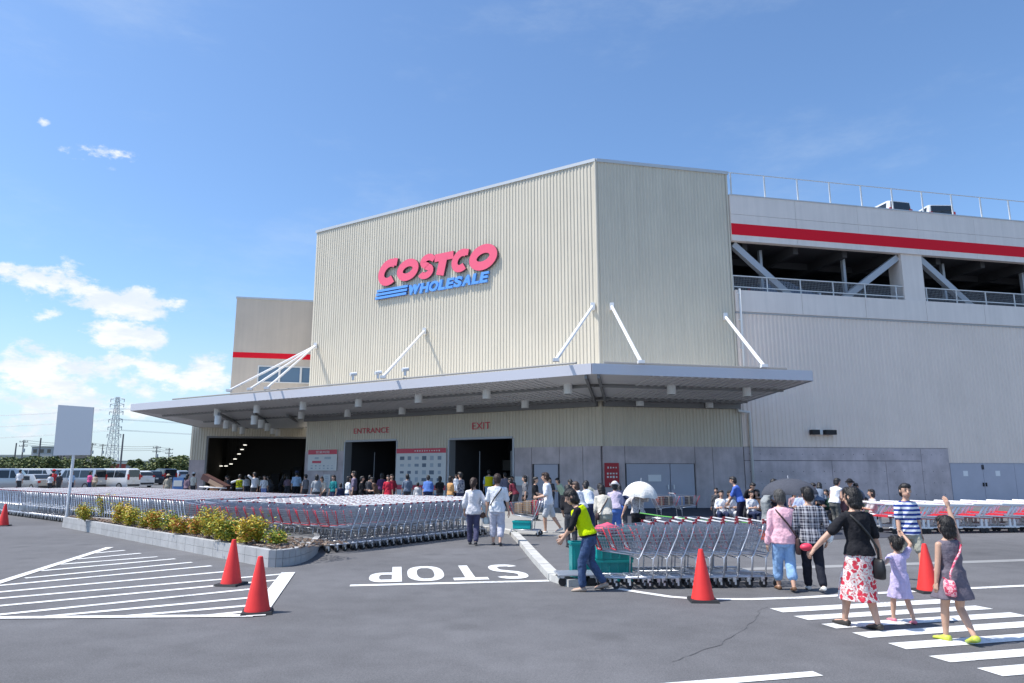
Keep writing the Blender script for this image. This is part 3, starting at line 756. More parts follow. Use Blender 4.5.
s = MB(); WC.box(s, -.5, 18, 0, 5.4, -14.2, -14); WC.box(s, 12.6, 13, 0, 5.4, -14, -.4); WC.box(s, -.5, 12.6, 5.2, 5.4, -14, -.4)
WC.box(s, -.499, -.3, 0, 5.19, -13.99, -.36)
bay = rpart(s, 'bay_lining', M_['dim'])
s = MB(); WC.box(s, oL - .002, oL + .14, 0, oZ, -.4, .03); WC.box(s, oL + .14, oR, oZ - .14, oZ - .002, -.4, .03); rpart(s, 'opening_frame', M_['beam'])
s = MB()
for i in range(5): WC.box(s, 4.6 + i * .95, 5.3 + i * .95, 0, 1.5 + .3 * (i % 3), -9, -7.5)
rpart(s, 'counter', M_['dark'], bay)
for x, y in ((245, 445), (242, 449.5), (239, 454), (235, 459), (231, 464), (226, 466), (221, 466)):
    Y = 66 - (x - 221) * .12; a, b = ray(x, y); p = V((a * Y, Y, CAM_H + b * Y)); s = MB(); s.box(p, (.22, .22, .07)); s.cur = 1; s.cyl(p, V((p.x, p.y, 5.2)), .012, 4)
    rpart(s, 'hanging_lamp', [M_['lamp'], M_['beam']], bay)
# ------------------------------------------------------------------ traffic cones, sign, planter
def make_cone(loc, label):
    c = thing('traffic_cone', label, 'cone', loc, random.uniform(-.3, .3), 'red traffic cones')
    s = MB(); n = 20
    prof = [(.165, .035), (.160, .06), (.15, .10), (.035, .70), (.03, .715), (.012, .72)]
    s.loft([((0, 0, z), (r, 0, 0), (0, r, 0)) for r, z in prof], n)
    s.build('cone_body', M_['cone'], c, 40)
    s = MB(); s.hexa([(-.2, -.2, 0), (.2, -.2, 0), (.2, .2, 0), (-.2, .2, 0)], [(-.185, -.185, .035), (.185, -.185, .035), (.185, .185, .035), (-.185, .185, .035)])
    s.build('base', M_['black'], c)
    return c
for x, y, l in [(231, 585, 'red traffic cone at the curb end behind another cone'), (257, 613, 'red traffic cone at the tip of the hatched marking'), (703, 601, 'red traffic cone in front of the line of shopping carts'),
                (929, 592, 'red traffic cone behind the girl in grey dress'), (3, 526, 'red traffic cone beside the cart rows at the far left')]:
    make_cone(gnd(x, y), l)
sp_ = gnd(66, 523)
sgn = thing('blank_sign', 'tall sign seen from its blank grey back on a white pole beside the planter', 'sign', sp_)
s = MB(); s.tube([(0, 0, 0), (0, 0, 3.9)], .05, 10); s.build('pole', M_['white'], sgn, 40)
def sgpt(x, y):
    a, b = ray(x, y); return V((a * sp_.y - sp_.x, -.08, CAM_H + b * sp_.y))
cs = [sgpt(54.5, 455.5), sgpt(91.5, 455), sgpt(95, 407.5), sgpt(59.5, 405)]
s = MB(); s.add([(c.x, -.075, c.z) for c in cs] + [(c.x, -.045, c.z) for c in cs], [(0, 1, 2, 3), (7, 6, 5, 4), (0, 4, 5, 1), (1, 5, 6, 2), (2, 6, 7, 3), (3, 7, 4, 0)])
s.build('panel', mat('sign_back', (.50, .52, .56), .45, .3), sgn)
s = MB()
for z in (2.6, 3.6): s.box((.02, -.03, z), (1.0, .04, .06))
s.build('bracket', M_['steel'], sgn)
# planter outline
nl = V((dA[0], dA[1], 0))
F0, F1 = gnd(62, 527), gnd(268, 567.5)
fd = (F1 - F0).normalized(); fn = V((-fd.y, fd.x, 0)); fn = fn if fn.y > 0 else -fn
tipc = gnd(300, 553.5)
front = [F0 + (F1 - F0) * (i / 14) for i in range(15)]
E1 = gnd(318, 552.5); ctrl = gnd(306, 568)
curve = [(F1 * (1 - q) ** 2 + ctrl * 2 * q * (1 - q) + E1 * q * q) for q in [i / 10 for i in range(1, 11)]]
B1 = gnd(300, 541); ctrl2 = gnd(325, 545.5)
curve2 = [(E1 * (1 - q) ** 2 + ctrl2 * 2 * q * (1 - q) + B1 * q * q) for q in [i / 6 for i in range(1, 7)]]
B0 = F0 + fn * .45
outl = front + curve + curve2 + [B1 + (B0 - B1) * (i / 10) for i in range(1, 11)]
cen = sum(outl, V((0, 0, 0))) / len(outl)
plt = thing('planter', 'long low planter edged with grey concrete blocks holding yellow green shrubs', 'planter', F0 + (F1 - F0) * .6)
PL = plt.location.copy(); HP = .32
s = MB(); n = len(outl)
# resample outline every .4 m into blocks
res = []
for i in range(n):
    a, b = outl[i], outl[(i + 1) % n]; m = max(1, int(round((b - a).length / .42)))
    for j in range(m): res.append((a.lerp(b, j / m), a.lerp(b, (j + 1) / m)))
def inward(a, b, th):
    d = (b - a).normalized(); nn = V((-d.y, d.x, 0)); mid = (a + b) / 2
    return nn * th if nn.dot(cen - mid) > 0 else -nn * th
for a, b in res:
    w = inward(a, b, .13); g_ = (b - a).normalized() * .005
    for z0, z1 in ((0, .155), (.16, HP)):
        s.prism([(a + g_)[:2], (b - g_)[:2], (b - g_ + w)[:2], (a + g_ + w)[:2]], z0, z1)
s.build('block_edging', mat('planter_block', (.40, .40, .40), .85, 0, .12, 2.5, .2, 50), plt, org=PL)
s = MB(); ins = [p + (cen - p).normalized() * .02 for p in outl]
s.prism([(p + (inward(outl[i - 1], outl[(i + 1) % n], .03)))[:2] for i, p in enumerate(outl)], 0, HP - .012); s.build('mortar', mat('mortar', (.16, .16, .16), .9), plt, org=PL)
s = MB()
for i in range(3800):
    i0 = random.randrange(n); a = outl[i0]; q = cen.lerp(a, 0)  # bark chips scattered by barycentric mix
    u = random.random(); k = random.random()
    f = front[0].lerp(front[-1], u); wdt = .45 + (1.55) * u
    p = f + fn * (.17 + k * max(.05, wdt - .3)); p.z = HP - .01 + random.uniform(0, .035)
    M = Matrix.Rotation(random.uniform(0, 6.28), 3, 'Z') @ Matrix.Rotation(random.uniform(-.5, .5), 3, 'X')
    s.cur = random.randrange(3); s.box(p, (random.uniform(.03, .1), random.uniform(.02, .04), .012), M)
s.build('bark_mulch', [mat('bark_a', (.14, .085, .06), .95), mat('bark_b', (.24, .17, .12), .95), mat('bark_c', (.33, .27, .22), .95)], plt, org=PL)['kind'] = 'stuff'
leafm = [mat('leaf_yellow_green', (.36, .36, .03), .55, c2=(.52, .46, .04), vscale=9), mat('leaf_green', (.16, .24, .03), .55), mat('leaf_gold', (.60, .42, .04), .55), mat('leaf_orange', (.56, .22, .04), .55)]
for m in leafm: m.node_tree.nodes['Principled BSDF'].inputs['Subsurface Weight'].default_value = 0
bark = mat('stem_bark', (.13, .09, .06), .9)
SHR = [(85, 523, .62, 0), (105, 519, .95, 0), (118, 526, .8, 2), (130, 528, .62, 0), (144, 530, .58, 0), (156, 532, .66, 3), (170, 533, .5, 1), (181, 536, .48, 3), (196, 537, .52, 3), (209, 540, .8, 0), (222, 543, .62, 0), (231, 544, .58, 1), (246, 546, .72, 2), (259, 545, .66, 0), (275, 547, .34, 1)]
SHL = ['low pale shrub next to the sign pole', 'tallest yellow green shrub near the sign pole', 'golden tall shrub second nearest the sign pole', 'green yellow shrub left of the centre of planter', 'wide yellow green shrub beside the orange tinted one', 'orange tinted shrub in the middle of planter', 'thin green shrub right of the orange tinted one', 'low orange tipped shrub in the middle of planter',
       'low orange yellow shrub left of the biggest right hand shrub', 'big yellow green shrub on the right half of planter', 'yellow green shrub just right of the big one', 'sparse green shrub behind the nearer red cone', 'golden shrub near the rounded planter end', 'bushy yellow green shrub near the rounded planter end', 'tiny green sprig at the rounded planter end']
for (x, y, h, k), lab in zip(SHR, SHL):
    h *= .78; p = gnd(x, y - 2, HP); sh_ = thing('shrub', lab + ' on bark mulch', 'shrub', (p.x, p.y, HP - .02), random.uniform(0, 6), 'shrubs in the planter')
    s = MB(); tips = []
    for i in range(7):
        a = random.uniform(0, 6.28); r = random.uniform(.1, .34) * (h + .25)
        e = V((math.cos(a) * r, math.sin(a) * r, h * random.uniform(.6, .98)))
        mid = V((e.x * .3, e.y * .3, e.z * .5)); s.tube([(0, 0, 0), mid, e], .009, 4, True, .004); tips += [mid * 1.15, mid * .8, e, e.lerp(mid, .5), e.lerp(mid, .25), mid * .6]
    s.build('stem', bark, sh_)
    s = MB()
    for i in range(1100):
        c = random.choice(tips); d = V((random.gauss(0, 1), random.gauss(0, 1), random.gauss(0, .8))) * .075
        q = c + d; 
        if q.z < .06: continue
        w = random.choices([0, 1, 2, 3], [[6, 2, 3, .5], [3, 6, 1, .2], [3, 1, 6, 1.2], [3, 1.5, 2, 4]][k])[0]
        M = Matrix.Rotation(random.uniform(0, 6.28), 3, 'Z') @ Matrix.Rotation(random.uniform(-1.2, 1.2), 3, 'X') @ Matrix.Rotation(random.uniform(-.8, .8), 3, 'Y')
        l = random.uniform(.022, .045); b = l * .5
        s.cur = w; s.add([q + M @ V((-l, 0, 0)), q + M @ V((0, -b, .008)), q + M @ V((l, 0, 0)), q + M @ V((0, b, .008))], [(0, 1, 2, 3)])
    s.build('foliage', leafm, sh_, fix=False)

# ------------------------------------------------------------------ shopping carts
def cart_meshes(lite=False):
    def W(mb, a, b, r=.0038): mb.tube([a, b], r, 3, False)
    # corner points of the basket: rear is -y, nose is +y
    zt0, zt1 = 1.0, .93
    def rim(f, side):   # f 0..1 height fraction, side -1/1 -> rear and nose corner
        yr = -.27 + (-.16) * f; yn = .34 + .14 * f; wr = .21 + .055 * f; wn = .16 + .045 * f
        zr = .52 + .46 * f; zn = .60 + .31 * f
        return V((side * wr, yr, zr)), V((side * wn, yn, zn))
    bk = MB()
    nv = 8 if lite else 15; nh = 5 if lite else 7
    for sd in (-1, 1):
        for i in range(nv + 1):
            a0, b0 = rim(0, sd); a1, b1 = rim(1, sd); W(bk, a0.lerp(b0, i / nv), a1.lerp(b1, i / nv))
        for j in range(nh + 1):
            a, b = rim(j / nh, sd); W(bk, a, b, .006 if j in (0, nh) else .0040)
    for e in (0, 1):
        for j in range(nh + 1):
            a, b = rim(j / nh, -1)[e], rim(j / nh, 1)[e]; W(bk, a, b, .006 if j in (0, nh) else .0040)
        m = 4 if lite else 8
        for i in range(m + 1): W(bk, rim(0, -1)[e].lerp(rim(0, 1)[e], i / m), rim(1, -1)[e].lerp(rim(1, 1)[e], i / m))
    m = 3 if lite else 8
    for i in range(m + 1):
        W(bk, rim(0, -1)[0].lerp(rim(0, 1)[0], i / m), rim(0, -1)[1].lerp(rim(0, 1)[1], i / m))
    fl = MB()   # folding child seat flap leaning inside the rear
    for i in range(6): W(fl, (-.2 + .08 * i, -.24, .60), (-.2 + .08 * i, -.36, .95), .004)
    for j in range(4): W(fl, (-.2, -.24 - .04 * j, .60 + .115 * j), (.2, -.24 - .04 * j, .60 + .115 * j), .004)
    ch = MB()
    n = 4 if lite else 7
    for sd in (-1, 1):
        ch.tube([(sd * .26, -.46, 1.0), (sd * .245, -.40, .80), (sd * .235, -.26, .50), (sd * .25, -.22, .46), (sd * .25, -.20, .17)], .012, n, True)
        ch.tube([(sd * .25, -.40, .16), (sd * .20, .40, .18)], .012, n)
        ch.tube([(sd * .235, -.24, .50), (sd * .17, .36, .585)], .010, n)
    ch.tube([(-.20, .40, .18), (.20, .40, .18)], .012, n); ch.tube([(-.25, -.2, .46), (.25, -.2, .46)], .01, n)
    if not lite:
        for i in range(6): ch.tube([(-.2 + .08 * i, -.36, .165), (-.16 + .064 * i, .38, .185)], .004, 3, False)
        ch.tube([(-.25, -.38, .165), (.25, -.38, .165)], .008, 5)
    hd = MB(); hd.tube([(-.25, -.47, 1.01), (.25, -.47, 1.01)], .0135, 8)
    hd.cur = 1
    for sd in (-1, 1): hd.box((sd * .258, -.455, 1.005), (.022, .06, .04))
    bp = MB()
    for sd in (-1, 1):
        a0 = rim(0, sd)[1]; a1 = rim(1, sd)[1]; bp.tube([a0 + V((sd * .004, .012, -.01)), a1 + V((sd * .004, .012, .01))], .010, 6)
    bp.tube([rim(0, -1)[1] + V((0, .014, -.015)), rim(0, 1)[1] + V((0, .014, -.015))], .009, 6)
    wh_ = MB()
    def wheel(x, y):
        w = MB(); w.cyl((x - .014, y, .065), (x + .014, y, .065), .064, 12 if not lite else 7); w.cur = 1
        w.box((x, y + .01, .125), (.05, .05, .06)); w.box((x - .022, y, .09), (.006, .03, .08)); w.box((x + .022, y, .09), (.006, .03, .08)); return w
    wheels = [wheel(sx * wx, y) for sx in (-1, 1) for wx, y in ((.25, -.38), (.19, .38))]
    return dict(basket=bk, seat_flap=fl, chassis=ch, handle=hd, bumper=bp, wheels=wheels)
handle_m = mat('handle_plastic', (.55, .55, .56), .45, 0, .2, 3); grip_m = mat('handle_end_red', (.34, .03, .045), .5)
def new_cart(label, group=None):
    c = thing('shopping_cart', label, 'shopping cart', (0, 0, 0), 0, group); P = cart_meshes()
    P['basket'].build('basket', M_['chrome'], c, fix=False); P['seat_flap'].build('seat_flap', M_['chrome'], c, fix=False)
    P['chassis'].build('chassis', M_['steel'], c, True); P['handle'].build('handle', [handle_m, grip_m], c, 40); P['bumper'].build('bumper', M_['plasticred'], c, True)
    for w in P['wheels']: w.build('caster', [M_['black'], M_['steel']], c)
    return c
cart_proto = None
def place_cart(p, ang, label, group):
    global cart_proto
    if cart_proto is None: cart_proto = new_cart(label, group); c = cart_proto
    else: c = copy_tree(cart_proto)
    c.location = p; c.rotation_euler = (0, 0, ang); c['label'] = label; c['group'] = group
    return c
def ang_of(d): return math.atan2(-d[0], d[1])
rowd = V((.585, .811, 0)); nose_dir = -rowd
corner = gnd(321, 553) + rowd * .42
LAB1 = 'wire shopping cart nested nose out in the rows behind the planter'
LAB2 = 'wire shopping cart nested in the long lines at the left behind the planter'
stuff = []
NR, NC = 8, 24
for r in range(NR):
    o = corner + nl * (.64 * r) + V((0, 0, 0)); nc = NC - (3 if r == 0 else 0)
    for k in range(nc):
        p = o + rowd * (.245 * k + random.uniform(-.022, .022)); a = ang_of(nose_dir) + random.gauss(0, .03)
        if r < 3 or k < 14: place_cart(p, a, LAB1, 'shopping carts nested in rows behind the planter')
        else: stuff.append((p, a))
# long lines parallel to the wall
A2 = gnd(62, 520.8); S0 = corner + nl * (.64 * (NR - 1) + 1.0) + rowd * .15
ld = (A2 - S0).normalized(); o0 = S0 + V((-ld.y, ld.x, 0)) * 0.0
na = V((-nA[0], -nA[1], 0))
cnt = 0
for r in range(8):
    for k in range(96 if r < 3 else 84):
        p = o0 + na * (.62 * r) + ld * (.20 * k) + V((random.uniform(-.02, .02), random.uniform(-.02, .02), 0))
        if p.x / p.y < -.80: continue
        a = ang_of(-ld) + random.uniform(-.02, .02)
        if r < 2 and k < 70: place_cart(p, a, LAB2, 'shopping carts nested in long lines at the left'); cnt += 1
        else: stuff.append((p, a))
print('carts', cnt, len(stuff))
P = cart_meshes(True)
big = MB()
tmpl = [(P['basket'], 0), (P['chassis'], 1), (P['handle'], None), (P['bumper'], 3)] + [(w, 'w') for w in P['wheels']]
for p, a in stuff:
    ca, sa = math.cos(a), math.sin(a)
    for mb, mi in tmpl:
        o = len(big.v)
        big.v += [(p.x + x * ca - y * sa, p.y + x * sa + y * ca, z) for x, y, z in mb.v]
        big.f += [[i + o for i in f] for f in mb.f]
        big.mi += [(mi if isinstance(mi, int) else ({0: 2, 1: 3}[q] if mi is None else {0: 4, 1: 1}[q])) for q in mb.mi]
bo = big.build('shopping_carts', [M_['chrome'], M_['steel'], handle_m, grip_m, M_['black']], None, fix=False)
tag(bo, 'dense mass of nested wire shopping carts filling the rows toward the entrance', 'shopping carts', kind='stuff')
# the train of carts pulled by the worker
ta0, ta1 = gnd(622, 587), gnd(748, 585)
td = (ta1 - ta0).normalized(); NT = 10
for k in range(NT):
    p = ta0.lerp(ta1, k / (NT - 1)); last = k == NT - 1
    lab = 'last shopping cart of the short line with an orange flyer in its basket' if last else ('first shopping cart of the short line beside the yellow vest worker' if k == 0 else 'wire shopping cart nested in the short line behind the red cone')
    c = place_cart(p, ang_of(-td) + random.gauss(0, .022), lab, 'shopping carts in the short line on the road')
    if last:
        s = MB(); M = Matrix.Rotation(R(-14), 3, 'X'); s.box((.0, -.30, .78), (.2, .012, .17), M)
        f = s.build('flyer', mat('flyer_orange', (.85, .16, .08), .5), c)
# second line right behind it
tdn = V((-td.y, td.x, 0))
for k in range(6):
    p = ta0.lerp(ta1, (k + 3.2) / (NT - 1)) + tdn * .66
    place_cart(p, ang_of(-td), 'wire shopping cart in the line hidden behind the short line', 'shopping carts behind the short line')
# teal crates and bundles piled behind the worker
def crate(name, p, d, m, label, cat, rz=0.0, lip=True):
    t = thing(name, label, cat, p, rz); s = MB(); w, l, h = d; th = .02
    for c, dd in (((0, 0, th / 2), (w, l, th)), ((-w / 2 + th / 2, 0, h / 2 + .001), (th, l - .001, h)), ((w / 2 - th / 2, 0, h / 2 + .001), (th, l - .001, h)), ((0, -l / 2 + th / 2, h / 2 + .002), (w - 2 * th, th, h)), ((0, l / 2 - th / 2, h / 2 + .002), (w - 2 * th, th, h))): s.box(c, dd)
    for i in range(4):
        for sy in (-1, 1): s.box((-w * .36 + w * .24 * i, sy * (l / 2 + .006), h * .45), (.02, .014, h * .8))
    s.build('body', m, t)
    s = MB()
    for sy in (-1, 1): s.box((0, sy * (l / 2 + .004), h - .02), (w + .03, .03, .04)); s.box((sy * (w / 2 + .004), 0, h - .019), (.03, l, .038))
    s.build('rim', m, t); return t
tp = ta0 + tdn * .62
crate('plastic_crate', tp + V((.0, .05, .0)), (.62, .42, .36), M_['teal'], 'teal plastic crate on the ground beneath another behind the worker', 'crate')
crate('plastic_crate', tp + V((.02, .05, .365)), (.62, .42, .36), M_['teal'], 'teal plastic crate stacked upper behind the worker', 'crate', .06)
crate('plastic_crate', tp + V((-.52, .25, .0)), (.34, .3, .62), M_['teal'], 'tall teal plastic tub beyond the legs of the yellow vest worker', 'crate', .1)
def bundle(name, p, r, m, label, cat, seed):
    s = MB(); s.ell((0, 0, r[2]), (r[0], 0, 0), (0, r[1], 0), (0, 0, r[2]), 20, 13)
    s.v = [tuple(V(q) * (1 + .16 * mnoise.noise(V(q) * 7 + V((seed, 0, 0))))) for q in s.v]
    o = s.build(name, m, None, True); o.location = p; return tag(o, label, cat)
bundle('cloth_bundle', tp + V((-.05, .1, .735)), (.23, .2, .10), mat('pink_cloth', (.75, .08, .16), .6), 'pink red cloth bundle on top of the teal crates', 'bundle', 1)
bundle('cloth_bundle', tp + V((.42, .12, .73)), (.30, .22, .09), mat('teal_cloth', (.02, .24, .25), .6), 'teal cloth bundle on the crates beside the pink one', 'bundle', 2)
# low platform trolley at the worker's feet
pt_ = gnd(575, 584); tr = thing('platform_trolley', 'low flat grey platform trolley beside the yellow vest worker', 'trolley', pt_, math.atan2(td.y, td.x))
s = MB(); s.box((0, 0, .17), (.62, .50, .02))
for i in range(5): s.box((0, -.2 + .1 * i, .185), (.60, .03, .012))
s.build('deck', M_['steel'], tr)
for sx in (-1, 1):
    for sy in (-1, 1):
        s = MB(); s.cyl((sx * .24 , sy * .2 - .015, .07), (sx * .24, sy * .2 + .015, .07), .068, 12); s.cur = 1; s.box((sx * .24, sy * .2, .145), (.06, .05, .04)); s.build('caster', [M_['black'], M_['steel']], tr)
# green rope
ra, rb_ = gnd(640, 560), None
s = MB(); p1 = ta1 + V((.1, .05, .98)); a_, b_ = ray(640, 513); p0 = V((a_ * 15, 15, CAM_H + b_ * 15)); mid = (p0 + p1) / 2 + V((0, 0, -.03))
s.tube([p0, p0.lerp(mid, .5) + V((0, 0, -.01)), mid, mid.lerp(p1, .5) + V((0, 0, -.01)), p1], .012, 6)
tag(s.build('rope', mat('green_rope', (.12, .42, .08), .7), None, True), 'green rope stretched above the short line of carts', 'rope')
# shopper's loaded cart
lc = place_cart(at(526, 20.6), ang_of((-.97, .2)), 'shopping cart loaded with brown boxes pushed by the man in white shirt', 'loaded shopping carts')
M0 = Matrix.Rotation(lc.rotation_euler.z, 3, 'Z')
def on_cart(c, v): return c.location + Matrix.Rotation(c.rotation_euler.z, 3, 'Z') @ V(v)
def carton(p, d, rz, m, label, tape=True, name='carton', cat='box'):
    t = thing(name, label, cat, p, rz); s = MB(); s.box((0, 0, d[2] / 2), d); s.build('body', m, t)
    s = MB(); s.box((0, 0, d[2] / 2), (d[0] + .004, .05, d[2] + .004)); s.build('tape', mat('tape', (.55, .42, .28), .4), t); return t
rz = lc.rotation_euler.z
carton(on_cart(lc, (0, .2, .62)), (.3, .22, .28), rz, M_['card'], 'brown cardboard box at the front of the loaded cart')
carton(on_cart(lc, (0, -.06, .60)), (.34, .22, .36), rz, M_['card'], 'taller brown cardboard box in the middle of the loaded cart')
carton(on_cart(lc, (.02, -.26, .58)), (.26, .14, .4), rz, M_['plasticred'], 'red packed box at the rear of the loaded cart')
crate('plastic_crate', on_cart(lc, (0, .1, .19)), (.36, .5, .22), mat('teal_bright', (.0, .40, .40), .4), 'bright teal tub on the bottom rack of the loaded cart', 'crate', rz)
# second shopper cart by the wall
for (x, Y, a, lab) in ((664, 25.5, (.98, .1), 'shopping cart full of groceries left of the seated families'), (684, 25.8, (.98, .15), 'shopping cart with blue package parked nearest the concrete wall')):
    c = place_cart(at(x, Y), ang_of(a), lab, 'loaded shopping carts'); rz = c.rotation_euler.z
    carton(on_cart(c, (0, .12, .62)), (.28, .3, .28), rz, mat('dark_pack', (.10, .07, .06), .6), 'dark packed box in the ' + ('grocery cart left of the families' if x < 670 else 'cart with the blue package'))
    carton(on_cart(c, (0, -.16, .60)), (.34, .2, .3), rz, mat('blue_pack', (.20, .30, .50), .5) if x > 670 else mat('rust_pack', (.30, .08, .05), .5), 'blue package in the rear of a parked cart' if x > 670 else 'rust coloured box in the rear of the grocery cart')

# ------------------------------------------------------------------ nested flatbed trolleys at the right
red_deck = mat('flatbed_red', (.55, .04, .06), .5, 0, .15, 6)
def flatbed(p, ang, label):
    t = thing('flatbed_cart', label, 'flatbed cart', p, ang, 'flatbed carts nested by the wall')
    s = MB(); M = Matrix.Rotation(R(3.0), 3, 'Y')
    s.box((0, 0, .46), (1.5, .66, .045), M); 
    for i in range(8): s.box((-.66 + .19 * i, 0, .49 - .0525 * (-.66 + .19 * i) ), (.03, .64, .02), M)
    s.build('deck', red_deck, t)
    for sy in (-1, 1):
        s = MB(); y = sy * .35
        s.tube([(-.80, y, .855), (.80, y, .775)], .038, 8)
        s.tube([(.28, y, .47), (.52, y, .79)], .03, 8); s.tube([(-.52, y, .5), (-.28, y, .82)], .03, 8)
        s.tube([(-.74, y, .52), (.74, y, .44)], .022, 6)
        s.build('side_rail', M_['white'], t, True)
    s = MB()
    for sx in (-.55, .55):
        for sy in (-1, 1): s.box((sx, sy * .3, .30), (.07, .05, .30))
    for sy in (-1, 1): s.tube([(-.7, sy * .3, .19), (.7, sy * .3, .15)], .02, 6)
    s.build('leg_frame', M_['white'], t)
    for sx in (-.55, .55):
        for sy in (-1, 1):
            s = MB(); s.cyl((sx, sy * .3 - .025, .075), (sx, sy * .3 + .025, .075), .075, 12); s.build('caster', M_['black'], t)
    return t
fb0 = None
fa, fb_ = gnd(905, 534.5), gnd(1075, 532)
fd_ = (fb_ - fa).normalized(); fnn = V((-fd_.y, fd_.x, 0))
names = ['nearest', 'second', 'third', 'fourth', 'fifth', 'sixth', 'seventh', 'eighth']
for r in range(2):
    for k in range(8):
        p = fa + fd_ * (.3 + .95 * k + .2 * r) + fnn * (.4 + 1.1 * r)
        lab = ('white railed red flatbed cart in the front line, ' if r == 0 else 'white railed red flatbed cart in the line nearer the wall, ') + ('at its left end' if k == 0 else f'{names[k]} from the left')
        if fb0 is None: fb0 = flatbed(p, math.atan2(fd_.y, fd_.x), lab)
        else:
            c = copy_tree(fb0); c.location = p; c['label'] = lab
# ------------------------------------------------------------------ people
skin_m = mat('skin', (.56, .335, .235), .5, 0, .05, 20)
skin2 = mat('skin_deeper', (.50, .29, .20), .5, 0, .05, 20)  # second skin tone, slightly darker than the first
hair_black = mat('hair_black', (.014, .012, .012), .45, 0, .3, 60, .4, 120)
hair_brown = mat('hair_brown', (.05, .026, .017), .45, 0, .3, 60, .4, 120)
hair_grey = mat('hair_grey', (.09, .085, .08), .5, 0, .4, 60, .4, 120)
eye_m = mat('eye_dark', (.02, .015, .012), .3); lip_m = mat('lip', (.42, .16, .13), .5)
def cloth(name, c, c2=None, var=.08): return mat('cloth_' + name, c, .85, 0, var, 14, .8, 22, c2=c2, spec=.2)
def pattern(name, kind):
    if name in MATS: return MATS[name]
    m = mat(name, (.5, .5, .5), .85, spec=.2); nt = m.node_tree; b = nt.nodes['Principled BSDF']; L = nt.links
    tc = nt.nodes.new('ShaderNodeTexCoord'); sx = nt.nodes.new('ShaderNodeSeparateXYZ'); L.new(tc.outputs['Object'], sx.inputs[0])
    def ramp(fac, els):
        r = nt.nodes.new('ShaderNodeValToRGB'); r.color_ramp.interpolation = 'CONSTANT'
        while len(r.color_ramp.elements) < len(els): r.color_ramp.elements.new(.5)
        for e, (p, c) in zip(r.color_ramp.elements, els): e.position = p; e.color = (*c, 1)
        L.new(fac, r.inputs['Fac']); return r
    def frac(sock, k):
        q = nt.nodes.new('ShaderNodeMath'); q.operation = 'MULTIPLY'; q.inputs[1].default_value = k; L.new(sock, q.inputs[0])
        f = nt.nodes.new('ShaderNodeMath'); f.operation = 'FRACT'; L.new(q.outputs[0], f.inputs[0]); return f.outputs[0]
    if kind == 'stripe':
        r = ramp(frac(sx.outputs['Z'], 13.5), [(0, (.75, .77, .80)), (.5, (.02, .05, .26))]); L.new(r.outputs[0], b.inputs['Base Color'])
    elif kind == 'plaid':
        a = ramp(frac(sx.outputs['Z'], 11), [(0, (.40, .40, .44)), (.35, (.03, .03, .05)), (.72, (.62, .62, .64)), (.80, (.03, .03, .05))])
        c = ramp(frac(sx.outputs['X'], 11), [(0, (.45, .45, .48)), (.35, (.03, .03, .05)), (.72, (.66, .66, .68)), (.80, (.03, .03, .05))])
        mx = nt.nodes.new('ShaderNodeMix'); mx.data_type = 'RGBA'; mx.inputs[0].default_value = .5
        L.new(a.outputs[0], mx.inputs[6]); L.new(c.outputs[0], mx.inputs[7]); L.new(mx.outputs[2], b.inputs['Base Color'])
    else:
        n = nt.nodes.new('ShaderNodeTexVoronoi' if kind == 'floral' else 'ShaderNodeTexNoise'); n.inputs['Scale'].default_value = 14 if kind == 'floral' else 22
        n2 = nt.nodes.new('ShaderNodeTexNoise'); n2.inputs['Scale'].default_value = 16
        L.new(tc.outputs['Object'], n2.inputs['Vector'])
        ad = nt.nodes.new('ShaderNodeVectorMath'); ad.operation = 'MULTIPLY_ADD'; ad.inputs[1].default_value = (.09, .09, .09)
        L.new(n2.outputs['Color'], ad.inputs[0]); L.new(tc.outputs['Object'], ad.inputs[2]); L.new(ad.outputs[0], n.inputs['Vector'])
        if kind == 'floral':
            r = ramp(n.outputs['Distance'], [(0, (.62, .04, .07)), (.30, (.55, .10, .12)), (.42, (.78, .72, .68)), (.62, (.62, .20, .22)), (.70, (.76, .70, .66))])
        elif kind == 'pinkprint':
            r = ramp(n.outputs['Fac'], [(0, (.70, .10, .18)), (.46, (.78, .45, .48)), (.56, (.55, .05, .10))])
        else:
            r = ramp(n.outputs['Fac'], [(0, (.60, .58, .58)), (.48, (.30, .27, .30)), (.56, (.62, .6, .6))])
        L.new(r.outputs[0], b.inputs['Base Color'])
    return m
PEOPLE_POST = []
def ik(root, tgt, l1, l2, pole):
    d = tgt - root; L = min(d.length, (l1 + l2) * .999); dn = d.normalized()
    tgt = root + dn * L
    a = (l1 * l1 - l2 * l2 + L * L) / (2 * L); h = math.sqrt(max(0, l1 * l1 - a * a))
    p = pole - dn * pole.dot(dn); p = p.normalized() if p.length > 1e-5 else V((0, 1, 0))
    return root + dn * a + p * h, tgt
def finish(o, mb, voxel, mats, smooth_it=3, wrinkle=0.0, extra=None):
    PEOPLE_POST.append((o, voxel, mats, smooth_it, wrinkle, extra))
def raw(name, mb, parent=None):
    me = bpy.data.meshes.new(name); me.from_pydata([tuple(v) for v in mb.v], [], mb.f)
    bm = bmesh.new(); bm.from_mesh(me); bmesh.ops.recalc_face_normals(bm, faces=bm.faces); bm.to_mesh(me); bm.free()
    o = bpy.data.objects.new(name, me); col.objects.link(o)
    if parent: o.parent = parent
    return o
HANDS = {}
